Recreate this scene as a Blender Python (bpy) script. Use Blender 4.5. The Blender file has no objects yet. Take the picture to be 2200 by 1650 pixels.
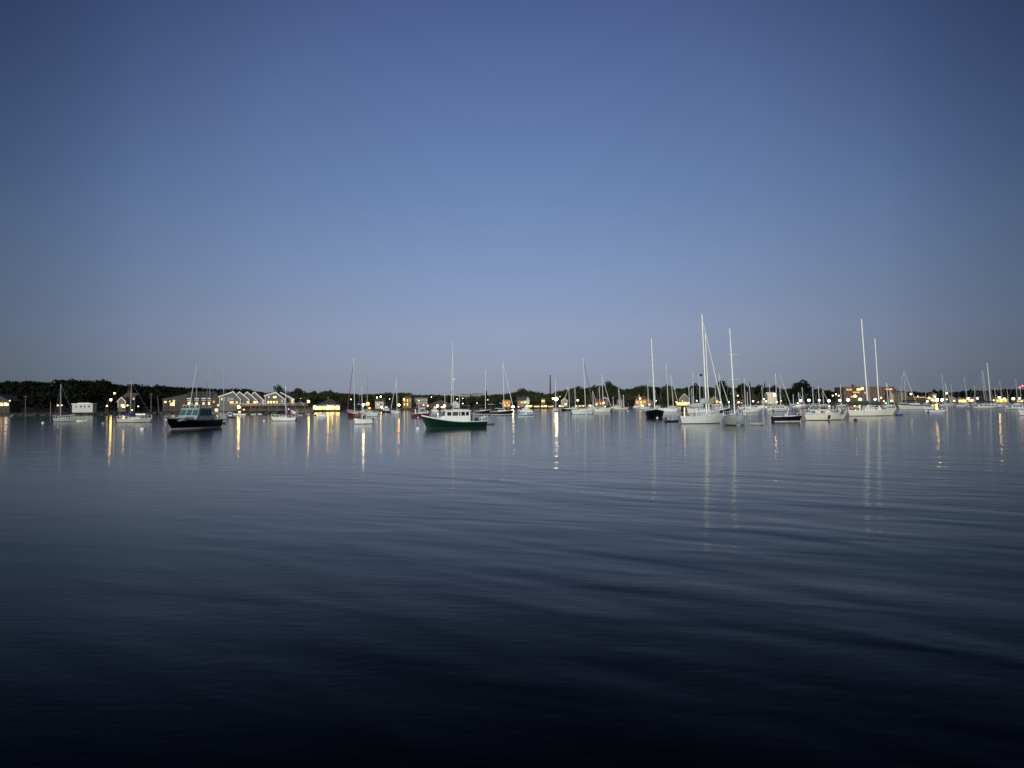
import bpy, math, random
from mathutils import Matrix, Vector, Euler
R = math.radians
rnd = random.Random(7)
sc = bpy.context.scene
COL = sc.collection

# ---------------------------------------------------------------- camera
F = 1400.0; CX, CY = 1100.0, 825.0; CAMH = 3.75
PITCH = math.atan(43/1400); ROLL = -math.atan(.008)
cd = bpy.data.cameras.new('camera'); cam = bpy.data.objects.new('camera', cd); COL.objects.link(cam)
cd.sensor_fit = 'HORIZONTAL'; cd.sensor_width = 36; cd.lens = 36*F/2200
cd.clip_start = .5; cd.clip_end = 20000
RM = Matrix.Rotation(R(90)+PITCH, 3, 'X') @ Matrix.Rotation(ROLL, 3, 'Z')
cam.matrix_world = Matrix.Translation((0, 0, CAMH)) @ RM.to_4x4()
sc.camera = cam

# ---------------------------------------------------------------- sky and light
sc.view_settings.view_transform = 'Standard'; sc.view_settings.look = 'None'
sc.view_settings.exposure = 0.0; sc.view_settings.gamma = 1.0
w = bpy.data.worlds.new('World'); sc.world = w; w.use_nodes = True
nt = w.node_tree; nt.nodes.clear()
def N(t, tree=None, **k):
    n = (tree or nt).nodes.new(t)
    for a, b in k.items(): setattr(n, a, b)
    return n
out = N('ShaderNodeOutputWorld'); bg = N('ShaderNodeBackground'); bg.inputs[1].default_value = 1.0
sky = N('ShaderNodeTexSky', sky_type='NISHITA', sun_disc=False)
sky.sun_elevation = R(1.0); sky.sun_rotation = R(180-12); sky.altitude = 0; sky.ozone_density = 3.0
tc = N('ShaderNodeTexCoord'); sx = N('ShaderNodeSeparateXYZ')
nt.links.new(tc.outputs['Generated'], sx.inputs[0])
def ramp(pts, tree=None, interp='LINEAR'):
    n = N('ShaderNodeValToRGB', tree); cr = n.color_ramp; cr.interpolation = interp
    while len(cr.elements) < len(pts): cr.elements.new(.5)
    for e, (p, c) in zip(cr.elements, pts):
        e.position = p; e.color = (*c, 1) if len(c) == 3 else c
    return n
# blue-hour sky: pale grey-mauve at the horizon to deep blue overhead (position = sine of elevation)
SKY = [(0.0, (.250,.285,.355)), (.02, (.262,.300,.380)), (.055, (.285,.330,.440)), (.105, (.282,.345,.500)), (.20, (.215,.305,.500)),
       (.30, (.155,.240,.455)), (.42, (.108,.172,.370)), (.53, (.070,.114,.280)), (.75, (.040,.068,.190)), (1.0, (.025,.045,.130))]
rel = ramp(SKY); nt.links.new(sx.outputs['Z'], rel.inputs[0])
# lens vignette put into the sky colour, darker towards both sides (position = |x|)
cz = N('ShaderNodeCombineXYZ'); nt.links.new(sx.outputs['X'], cz.inputs[0]); nt.links.new(sx.outputs['Y'], cz.inputs[1])
nz_ = N('ShaderNodeVectorMath', operation='NORMALIZE'); nt.links.new(cz.outputs[0], nz_.inputs[0])
sx2 = N('ShaderNodeSeparateXYZ'); nt.links.new(nz_.outputs[0], sx2.inputs[0])
ab = N('ShaderNodeMath', operation='ABSOLUTE'); nt.links.new(sx2.outputs['X'], ab.inputs[0])
raz = ramp([(0, (1,1,1)), (.15, (.98,)*3), (.35, (.84,)*3), (.50, (.605,.63,.645)), (.57, (.45,.485,.505)), (.64, (.33,.365,.385)), (.70, (.30,.34,.345)), (1, (.30,.33,.33))], interp='B_SPLINE')
nt.links.new(ab.outputs[0], raz.inputs[0])
m1 = N('ShaderNodeMixRGB', blend_type='MULTIPLY'); m1.inputs[0].default_value = 1
nt.links.new(rel.outputs[0], m1.inputs[1]); nt.links.new(raz.outputs[0], m1.inputs[2])
sk = N('ShaderNodeMixRGB', blend_type='MULTIPLY'); sk.inputs[0].default_value = 1; sk.inputs[2].default_value = (.012,.012,.012,1)
nt.links.new(sky.outputs[0], sk.inputs[1])
xz = N('ShaderNodeMath', operation='MULTIPLY'); nt.links.new(ab.outputs[0], xz.inputs[0]); nt.links.new(sx.outputs['Z'], xz.inputs[1])
rxz = ramp([(0, (1,1,1)), (.14, (1.0,)*3), (.33, (.70,)*3), (1, (.5,)*3)]); nt.links.new(xz.outputs[0], rxz.inputs[0])  # corner darkening of the vignette, also put into the sky colour
m2 = N('ShaderNodeMixRGB', blend_type='MULTIPLY'); m2.inputs[0].default_value = 1
nt.links.new(m1.outputs[0], m2.inputs[1]); nt.links.new(rxz.outputs[0], m2.inputs[2])
ad = N('ShaderNodeMixRGB', blend_type='ADD'); ad.inputs[0].default_value = 1
nt.links.new(m2.outputs[0], ad.inputs[1]); nt.links.new(sk.outputs[0], ad.inputs[2])
nt.links.new(ad.outputs[0], bg.inputs[0]); nt.links.new(bg.outputs[0], out.inputs[0])
# afterglow behind the camera: one very soft sun
sl = bpy.data.lights.new('afterglow_sun', 'SUN'); sl.energy = 3.1; sl.angle = R(35); sl.color = (1, .985, .90)
so = bpy.data.objects.new('afterglow_sun', sl); COL.objects.link(so)
so.rotation_euler = Euler((R(90-14), 0, R(-12)), 'XYZ')

# ---------------------------------------------------------------- pixel helpers
def ray(px, py): return RM @ Vector(((px-CX)/F, -(py-CY)/F, -1.0))
def yh(px): return 868 - .008*(px-1100)
def wl(px, py):                       # point of the water under a pixel
    d = ray(px, py); t = -CAMH/d.z; return Vector((d.x*t, d.y*t, 0))
def at(px, py, D):                    # point seen at a pixel, D metres ahead
    d = ray(px, py); t = D/d.y; return Vector((d.x*t, D, CAMH+d.z*t))

# ---------------------------------------------------------------- materials
MATS = {}
def mat(name, rgb, rough=.5, metal=0, emit=None, es=1, var=.12, scale=3, spec=.5):
    if name in MATS: return MATS[name]
    m = bpy.data.materials.new(name); m.use_nodes = True; t = m.node_tree; b = t.nodes['Principled BSDF']
    b.inputs['Roughness'].default_value = rough; b.inputs['Metallic'].default_value = metal
    b.inputs['Specular IOR Level'].default_value = spec
    if emit:
        b.inputs['Base Color'].default_value = (*rgb, 1)
        b.inputs['Emission Color'].default_value = (*emit, 1); b.inputs['Emission Strength'].default_value = es
    else:
        c = N('ShaderNodeTexCoord', t); nz = N('ShaderNodeTexNoise', t); nz.inputs['Scale'].default_value = scale; nz.inputs['Detail'].default_value = 4
        t.links.new(c.outputs['Object'], nz.inputs[0])
        r_ = ramp([(.3, tuple(max(0, x*(1-var)) for x in rgb)), (.7, tuple(min(1, x*(1+var)) for x in rgb))], t)
        t.links.new(nz.outputs[0], r_.inputs[0]); t.links.new(r_.outputs[0], b.inputs['Base Color'])
    MATS[name] = m; return m
WHITE = mat('white_gelcoat', (.72,.74,.70), .3)
CREAM = mat('cream_gelcoat', (.62,.61,.52), .35)
DULL = mat('dull_white_gelcoat', (.36,.37,.36), .45)  # on far-left boats this grey also holds the shade of the frame edge
GREYW = mat('grey_white_gelcoat', (.50,.54,.54), .4)
SAGE = mat('pale_green_gelcoat', (.52,.58,.55), .35)
GREEN = mat('dark_green_gelcoat', (.0025,.017,.0125), .3)
LGREEN = mat('green_bottom_paint', (.006,.045,.030), .5)
NAVY = mat('navy_gelcoat', (.0025,.0028,.008), .35)
BLACK = mat('black_gelcoat', (.010,.010,.013), .3)
RED = mat('red_gelcoat', (.085,.008,.012), .4)
DRED = mat('red_bottom_paint', (.08,.016,.016), .6)
LBLUE = mat('light_blue_gelcoat', (.13,.24,.29), .4)
GREY = mat('grey_rubber', (.10,.11,.11), .6)
LGREY = mat('light_grey_rubber', (.30,.31,.29), .6)
DARK = mat('dark_fitting', (.015,.015,.018), .5)
TEAK = mat('weathered_wood', (.16,.12,.09), .8)
ALU = mat('mast_aluminium', (.78,.79,.75), .4)
ALUD = mat('dull_mast_aluminium', (.40,.41,.41), .5)  # darker mast copy, holding the frame-edge dimming too
WIRE = mat('rigging_wire', (.40,.42,.42), .5)
SAIL = mat('furled_sailcloth', (.68,.70,.66), .8)
CVB = mat('blue_canvas', (.012,.025,.085), .9)
CVK = mat('black_canvas', (.010,.010,.018), .9)
CVG = mat('green_canvas', (.006,.055,.035), .9)
CVP = mat('purple_canvas', (.030,.016,.060), .9)
CVS = mat('pale_green_canvas', (.36,.43,.41), .9)
GLASS = mat('dark_window_glass', (.02,.03,.035), .12)
GLASST = mat('teal_window_glass', (.05,.105,.10), .10)
LIT = mat('lit_window', (.08,.05,.02), .5, emit=(1,.60,.13), es=1.3)
LITW = mat('bright_lit_window', (.08,.06,.03), .5, emit=(1,.70,.20), es=1.9)
LITO = mat('orange_lit_window', (.08,.04,.02), .5, emit=(1,.43,.07), es=1.05)
LAMPS = {'Swhite': mat('strong_white_lamp', (1,1,1), emit=(1,.86,.50), es=34), 'Swarm': mat('strong_warm_lamp', (1,1,1), emit=(1,.66,.17), es=55), 'Sorange': mat('strong_sodium_lamp', (1,1,1), emit=(1,.42,.06), es=45),
 'Mwarm': mat('medium_warm_lamp', (1,1,1), emit=(1,.68,.20), es=42),
  'white': mat('white_lamp', (1,1,1), emit=(1,.93,.74), es=7), 'warm': mat('warm_lamp', (1,1,1), emit=(1,.74,.26), es=5),
 'orange': mat('sodium_lamp', (1,1,1), emit=(1,.30,.012), es=2.6), 'red': mat('red_lamp', (1,.1,.1), emit=(1,.05,.06), es=9),
 'green': mat('green_lamp', (.2,1,.6), emit=(.05,.8,.45), es=5), 'purple': mat('purple_lamp', (.5,.2,1), emit=(.5,.18,.9), es=4),
 'dim': mat('dim_warm_lamp', (1,1,1), emit=(1,.72,.26), es=3), 'dimorange': mat('dim_sodium_lamp', (1,1,1), emit=(1,.36,.06), es=3)}

# ---------------------------------------------------------------- mesh builder
class MB:
    def __init__(s): s.v = []; s.f = []; s.m = []; s.sm = []
    def add(s, vs, fs, mi=0, smooth=False):
        o = len(s.v); s.v += [tuple(x) for x in vs]
        for f in fs: s.f.append(tuple(o+i for i in f)); s.m.append(mi); s.sm.append(smooth)
    def box(s, c, d, mi=0, top=1.0, M=None):
        x, y, z = [q/2 for q in d]; vs = []
        for k, (zz, t) in enumerate(((-z, 1), (z, top))):
            vs += [(-x*t, -y*t, zz), (x*t, -y*t, zz), (x*t, y*t, zz), (-x*t, y*t, zz)]
        vs = [Vector(q) for q in vs]
        if M: vs = [M @ q for q in vs]
        vs = [q+Vector(c) for q in vs]
        s.add(vs, [(3,2,1,0),(4,5,6,7),(0,1,5,4),(1,2,6,5),(2,3,7,6),(3,0,4,7)], mi)
    def cyl(s, p, q, r0, r1=None, n=6, mi=0, smooth=True):
        p, q = Vector(p), Vector(q); r1 = r0 if r1 is None else r1; d = (q-p)
        if d.length < 1e-6: return
        d.normalize(); a = d.orthogonal().normalized(); b = d.cross(a); vs = []
        for c, r in ((p, r0), (q, r1)):
            for i in range(n):
                t = 2*math.pi*i/n; vs.append(c+a*(r*math.cos(t))+b*(r*math.sin(t)))
        s.add(vs, [(i, (i+1)%n, n+(i+1)%n, n+i) for i in range(n)], mi, smooth)
        s.add(vs[:n], [tuple(range(n))[::-1]], mi); s.add(vs[n:], [tuple(range(n))], mi)
    def tube(s, pts, r, n=5, mi=0):
        for i in range(len(pts)-1):
            s.cyl(pts[i], pts[i+1], r[i] if isinstance(r, (list, tuple)) else r, r[i+1] if isinstance(r, (list, tuple)) else r, n, mi)
    def ball(s, c, r, n=10, mi=0, sq=(1,1,1)):
        vs = [(c[0], c[1], c[2]+r*sq[2])]; k = n//2
        for i in range(1, k):
            a = math.pi*i/k
            for j in range(n):
                b = 2*math.pi*j/n
                vs.append((c[0]+r*sq[0]*math.sin(a)*math.cos(b), c[1]+r*sq[1]*math.sin(a)*math.sin(b), c[2]+r*sq[2]*math.cos(a)))
        vs.append((c[0], c[1], c[2]-r*sq[2])); fs = []
        for j in range(n):
            fs.append((0, 1+j, 1+(j+1)%n)); l = 1+(k-2)*n; fs.append((len(vs)-1, l+(j+1)%n, l+j))
            for i in range(k-2): a = 1+i*n; fs.append((a+j, a+n+j, a+n+(j+1)%n, a+(j+1)%n))
        s.add(vs, fs, mi, True)
    def prism(s, pl, a, b, mi=0, T=None):   # polygon pl in the (u,z) plane, from v=a to v=b ; T maps (u,v,z)
        T = T or (lambda u, v, z: (u, v, z)); n = len(pl)
        vs = [T(u, a, z) for u, z in pl]+[T(u, b, z) for u, z in pl]
        s.add(vs, [tuple(range(n))[::-1], tuple(range(n, 2*n))]+[(i, (i+1)%n, n+(i+1)%n, n+i) for i in range(n)], mi)
    def build(s, name, mats, parent=None):
        me = bpy.data.meshes.new(name); me.from_pydata(s.v, [], s.f)
        for m in (mats if isinstance(mats, (list, tuple)) else [mats]): me.materials.append(m)
        me.polygons.foreach_set('material_index', s.m); me.polygons.foreach_set('use_smooth', s.sm); me.update()
        o = bpy.data.objects.new(name, me); COL.objects.link(o)
        if parent: o.parent = parent
        return o
def tag(o, label=None, cat=None, group=None, kind=None):
    if label: o['label'] = label
    if cat: o['category'] = cat
    if group: o['group'] = group
    if kind: o['kind'] = kind
    return o
def empty(name, loc, rz=0, **k):
    o = bpy.data.objects.new(name, None); COL.objects.link(o); o.location = loc; o.rotation_euler = (0, 0, rz)
    o.empty_display_size = .5; return tag(o, **k)
def copy_tree(o, parent=None):
    c = o.copy(); COL.objects.link(c); c.parent = parent
    for ch in list(o.children): copy_tree(ch, c)
    return c

# ---------------------------------------------------------------- shoreline and terrain
SHORE = [(-700,900),(-300,896),(0,893.5),(120,893),(235,891.5),(330,889.5),(480,889.5),(560,889),(632,888),(670,885.5),(760,884),(860,882),(1000,880.5),(1130,879),
         (1300,876.5),(1400,874.5),(1600,871.8),(1900,869),(2200,866.4),(2600,863.5),(3000,860.5)]
PROF = [(-700,812),(0,817),(60,814),(90,818),(115,818),(125,811),(150,815),(190,815),(222,813),(240,821),(280,824),(290,823),(330,827),(340,825),(400,829),(440,831),(480,833),(530,832),(545,837),(560,841),(585,841),
 (615,838),(660,840),(680,838),(712,838),(725,842),(760,843),(800,844),(840,841),(880,842),(900,846),(950,845),(975,848),(1010,851),(1035,849),(1050,845),(1080,845),(1100,841),(1125,836),(1145,838),(1160,841),(1185,845),
 (1200,839),(1230,832),(1255,832),(1270,828),(1290,827),(1310,822),(1330,831),(1345,835),(1360,831),(1380,828),(1412,830),(1440,827),(1450,833),(1475,831),(1492,827),(1530,830),(1545,822),(1570,831),(1590,828),(1612,829),(1643,830),
 (1660,829),(1690,833),(1712,830),(1750,833),(1790,839),(1830,838),(1920,837),(1950,838),(1990,841),(2020,838),(2040,841),(2070,838),(2085,836),(2120,836),(2160,834),(2200,834),(3000,834)]
def interp(T, x):
    if x <= T[0][0]: return T[0][1]
    for (a, b), (c, d) in zip(T, T[1:]):
        if x <= c: return b+(d-b)*(x-a)/(c-a)
    return T[-1][1]
def sdepth(px): return wl(px, interp(SHORE, px)).y
def smooth(a, b, x):
    t = max(0, min(1, (x-a)/(b-a))); return t*t*(3-2*t)
def hill(px):
    D = sdepth(px)+190
    return max(1.6, at(px, sum(interp(PROF, px+q) for q in (-25,-10,0,10,25))/5, D).z-11)
def ground(px, t):                      # terrain height t metres behind the water's edge
    if t < 0: return -1.2+.15*t if t > -3 else -1.6
    z = -1.2+2.5*smooth(0, 2.5, t)
    z += smooth(35, 190, t)*(hill(px)-1.3)
    if t > 230: z -= min(10, (t-230)*.03)
    return max(z, .4) if t > 3 else z
m = MB(); cols = list(range(-700, 3001, 20)); ts = [-8,-2,0,1,2.5,6,20,40,70,100,130,160,190,230,300,450,800,1500,3000]
vs = []
for px in cols:
    D = sdepth(px); d = ray(px, yh(px)); ux = d.x/d.y
    for t in ts: vs.append((ux*(D+t), D+t, ground(px, t)))
n = len(ts); fs = [(i*n+j, (i+1)*n+j, (i+1)*n+j+1, i*n+j+1) for i in range(len(cols)-1) for j in range(n-1)]
m.add(vs, fs, 0, True)
EARTH = mat('dark_grassy_ground', (.018,.022,.012), .95, scale=.15, var=.4)
tag(m.build('terrain', EARTH), kind='structure')
# rock and stone edge along the water
ROCK = mat('dark_wet_rock', (.05,.047,.040), .8, scale=.6, var=.6)
m = MB(); px = -600
while px < 2900:
    D = sdepth(px); p = at(px, yh(px), D); s = rnd.uniform(.5, 1.2)
    m.ball((p.x+rnd.uniform(-.5,.5), D+rnd.uniform(-.6,1.2), rnd.uniform(-.1,.55)), s, 6, 0, (rnd.uniform(.8,1.5), 1, rnd.uniform(.5,.8)))
    px += 1.0*F/D*rnd.uniform(.8, 1.5)
tag(m.build('shore_rocks', ROCK), kind='structure')

# ---------------------------------------------------------------- water
m = MB(); m.add([(-9000,-3000,0),(9000,-3000,0),(9000,9000,0),(-9000,9000,0)], [(0,1,2,3)])
wm = bpy.data.materials.new('harbour_water'); wm.use_nodes = True; t = wm.node_tree; b = t.nodes['Principled BSDF']
b.inputs['Base Color'].default_value = (.0015,.003,.006,1); b.inputs['IOR'].default_value = 1.19; b.inputs['Roughness'].default_value = .085
g = N('ShaderNodeNewGeometry', t)
def noise(lx, ly, detail, rough, rot=0, seed=0, dist=0):      # ripples lx metres long by ly metres across, crests turned by rot
    mp = N('ShaderNodeMapping', t, vector_type='TEXTURE'); mp.inputs['Scale'].default_value = (lx, ly, 1); mp.inputs['Rotation'].default_value = (0, 0, R(rot)); mp.inputs['Location'].default_value = (seed, seed*1.7, 0)
    t.links.new(g.outputs['Position'], mp.inputs[0])
    nz = N('ShaderNodeTexNoise', t); nz.inputs['Scale'].default_value = 1; nz.inputs['Detail'].default_value = detail; nz.inputs['Roughness'].default_value = rough; nz.inputs['Distortion'].default_value = dist
    t.links.new(mp.outputs[0], nz.inputs[0]); return nz
ln_ = N('ShaderNodeVectorMath', t, operation='LENGTH'); t.links.new(g.outputs['Position'], ln_.inputs[0])
fd = N('ShaderNodeMapRange', t); fd.interpolation_type = 'SMOOTHSTEP'; fd.inputs[1].default_value = 22; fd.inputs[2].default_value = 75; fd.inputs[3].default_value = 1; fd.inputs[4].default_value = .04
t.links.new(ln_.outputs['Value'], fd.inputs[0])
sp = N('ShaderNodeSeparateXYZ', t); t.links.new(g.outputs['Position'], sp.inputs[0])
mr_ = N('ShaderNodeMapRange', t); mr_.interpolation_type = 'SMOOTHSTEP'; mr_.inputs[1].default_value = -16; mr_.inputs[2].default_value = 3; mr_.inputs[3].default_value = .22; mr_.inputs[4].default_value = 1
t.links.new(sp.outputs['X'], mr_.inputs[0])
mm_ = N('ShaderNodeMath', t, operation='MULTIPLY'); t.links.new(mr_.outputs[0], mm_.inputs[0]); t.links.new(fd.outputs[0], mm_.inputs[1])
nf = N('ShaderNodeMapRange', t); nf.interpolation_type = 'SMOOTHSTEP'; nf.inputs[1].default_value = 10; nf.inputs[2].default_value = 55; nf.inputs[3].default_value = .16; nf.inputs[4].default_value = 1
t.links.new(ln_.outputs['Value'], nf.inputs[0])
prev = None     # (length, width, detail, roughness, turn, height, swell that dies out to the left)
for q, (a, bb, de, ro, rot, dist, sw) in enumerate(((9, 2.6, 1.5, .5, -38, .082, 1), (4.5, 1.3, 1, .5, -20, .028, 1), (26, 9, 1, .5, -8, .055, 0), (3.2, .8, 2, .6, -6, .026, 0), (.45, .15, 1, .5, 0, .0022, 0))):
    nz = noise(a, bb, de, ro, rot, 3.3*q+1, .4 if sw else 0); bp = N('ShaderNodeBump', t); bp.inputs['Strength'].default_value = 1; bp.inputs['Distance'].default_value = dist
    if sw: t.links.new(mm_.outputs[0], bp.inputs['Strength'])
    if q == 3: t.links.new(nf.outputs[0], bp.inputs['Strength'])
    t.links.new(nz.outputs[0], bp.inputs['Height'])
    if prev: t.links.new(prev.outputs[0], bp.inputs['Normal'])
    prev = bp
fr = N('ShaderNodeFresnel', t); fr.inputs['IOR'].default_value = 1.33; t.links.new(prev.outputs[0], fr.inputs['Normal'])
cv = ramp([(0,(0,)*3), (.055,(.004,)*3), (.075,(.014,)*3), (.11,(.036,)*3), (.16,(.090,)*3), (.21,(.160,)*3), (.30,(.26,)*3), (.45,(.44,)*3), (.62,(.69,)*3), (.8,(.86,)*3), (1,(.97,)*3)], t)  # steep-angle reflection lowered, putting the lens's dark lower edge into the water
t.links.new(fr.outputs[0], cv.inputs[0])
gl = N('ShaderNodeBsdfGlossy', t); gl.inputs['Roughness'].default_value = .098; gl.inputs['Color'].default_value = (.90,.89,.86,1); t.links.new(prev.outputs[0], gl.inputs['Normal'])
df = N('ShaderNodeBsdfDiffuse', t); df.inputs['Color'].default_value = (.0008,.0016,.003,1)
mx_ = N('ShaderNodeMixShader', t); t.links.new(cv.outputs[0], mx_.inputs[0]); t.links.new(df.outputs[0], mx_.inputs[1]); t.links.new(gl.outputs[0], mx_.inputs[2])
t.links.new(mx_.outputs[0], t.nodes['Material Output'].inputs['Surface']); t.nodes.remove(b)
tag(m.build('water', wm), kind='structure')

# ---------------------------------------------------------------- trees
def foliage(name, rgb):
    m_ = bpy.data.materials.new(name); m_.use_nodes = True; t = m_.node_tree; b = t.nodes['Principled BSDF']
    b.inputs['Roughness'].default_value = .8; b.inputs['Specular IOR Level'].default_value = .03
    c = N('ShaderNodeNewGeometry', t); r_ = ramp([(0, tuple(x*.6 for x in rgb)), (1, tuple(x*1.5 for x in rgb))], t)
    t.links.new(c.outputs['Random Per Island'], r_.inputs[0]); t.links.new(r_.outputs[0], b.inputs['Base Color']); return m_
LEAF = foliage('dark_green_leaves', (.030,.040,.018)); LEAF2 = foliage('olive_leaves', (.060,.066,.026)); LEAF3 = foliage('blackish_green_leaves', (.010,.013,.008))  # the darkest leaf colour also carries the edge darkening on the left slope
BARK = mat('bark', (.05,.042,.033), .9)
def crown_quads(r, nq, conifer=False, size=.075, lumps=None):
    vs = []; L = lumps or [(r.uniform(-.27,.27), r.uniform(-.27,.27), r.uniform(.38,.80), r.uniform(.15,.26)) for _ in range(10)]
    if not lumps: L.append((0, 0, .6, .30)); L.append((0,0,.78,.2))
    for _ in range(nq):
        if conifer:
            z = r.uniform(.10, 1.0); rr = (1-z)*.42*r.uniform(.35, 1.1)*(1 if int(z*14) % 2 else .7); a = r.uniform(0, 6.283)
            p = Vector((rr*math.cos(a), rr*math.sin(a), z))
        else:
            l = r.choice(L); d = Vector((r.gauss(0,1), r.gauss(0,1), r.gauss(0,1))).normalized()*l[3]*r.uniform(.55, 1.08)
            p = Vector((l[0]+d.x, l[1]+d.y, l[2]+d.z*.8)); p.z = min(p.z, 1.0)
        a = Vector((r.gauss(0,1), r.gauss(0,1), r.gauss(0,.6))).normalized(); b_ = a.cross(Vector((r.gauss(0,1), r.gauss(0,1), r.gauss(0,1)))).normalized()
        s = size*r.uniform(.5, 1.15)
        vs += [p-a*s, p-b_*s*.6, p+a*s, p+b_*s*.6]
    return vs
def make_tree_data(k, conifer):
    r = random.Random(100+k); vs = crown_quads(r, 1500, conifer, .05 if conifer else .055)
    cm = MB(); cm.add(vs, [(i, i+1, i+2, i+3) for i in range(0, len(vs), 4)])
    tm = MB(); tm.cyl((0,0,-.15), (0,0,.45), .035, .022, 7); tm.cyl((0,0,.45), (r.uniform(-.03,.03), 0, .85), .022, .006, 6)
    if not conifer:
        for q in range(6):
            a = q*1.05+r.uniform(0,.5); z = r.uniform(.28,.5); e = (math.cos(a)*.27, math.sin(a)*.27, z+r.uniform(.14,.26)); tm.cyl((0,0,z), e, .014, .005, 5)
    return cm, tm
TREES = {}
def tree(px, ytop, wpx, label, t=60, kind='broad', leaf=None, group=None):
    D = sdepth(px)+t; p = at(px, ytop, D); z0 = ground(px, t)-.2; H = max(3, p.z-z0); W = wpx*D/F
    leaf = leaf or LEAF; key = (kind, leaf.name, int(px) % 4)
    if key not in TREES:
        c, tm = make_tree_data(key[2]+(10 if kind == 'conifer' else 0), kind == 'conifer')
        a = c.build('crown', leaf); b_ = tm.build('trunk', BARK); TREES[key] = (a.data, b_.data)
        bpy.data.objects.remove(a); bpy.data.objects.remove(b_)
    nm = {'broad': 'broadleaf_tree', 'conifer': 'conifer_tree'}[kind]
    o = empty(nm, (p.x, D, z0), rnd.uniform(0, 6.28), label=label, cat='tree', group=group)
    kw = 1.0 if kind == 'broad' else 1.25
    o.scale = (W*kw, W*kw, H)
    for nm_, d in zip(('crown', 'trunk'), TREES[key]):
        q = bpy.data.objects.new(nm_, d); COL.objects.link(q); q.parent = o
    return o
# the wooded slopes behind the town: one mass
def woodland(x0, x1, label, leaf, spacing, seed, t0=60, t1=235):
    r = random.Random(seed); V = []; px = x0
    protos = [crown_quads(random.Random(500+k), 260, False, .10) for k in range(6)]
    while px < x1:
        D0 = sdepth(px)
        for t in range(t0, t1, 24):
            q = px+r.uniform(-6, 6); tt = t+r.uniform(-10, 10); D = D0+tt; pt = at(q, interp(PROF, q)+r.uniform(0, 3.0), D)
            g_ = ground(q, tt); H = r.uniform(7.5, 11.5)
            if g_+H > pt.z or t > 170: H = pt.z-g_
            if H < 2.5: continue
            W = r.uniform(7, 11); a = r.uniform(0, 6.28); ca, sa = math.cos(a), math.sin(a)
            for v in protos[r.randrange(6)]:
                V.append((pt.x+(v.x*ca-v.y*sa)*W, D+(v.x*sa+v.y*ca)*W, g_+v.z*H))
        px += spacing*F/(D0+130)
    mm = MB(); mm.add(V, [(i, i+1, i+2, i+3) for i in range(0, len(V), 4)])
    return tag(mm.build('woodland', leaf), label=label, cat='woodland', kind='stuff')
woodland(-260, 560, 'dark wooded hillside rising behind the houses at left', LEAF3, 5.5, 1, 40)
woodland(540, 1120, 'dark wooded slope behind the waterfront between condominiums and mill', LEAF, 5.5, 2, 75)
woodland(1120, 1700, 'bushy green wood behind the lit waterfront houses right of the chimney', LEAF, 6, 3, 60)
woodland(1700, 2500, 'low distant line of dark trees behind the mills at right', LEAF3, 7.5, 4, 110)
TG = 'trees along the harbour shore'
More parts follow.
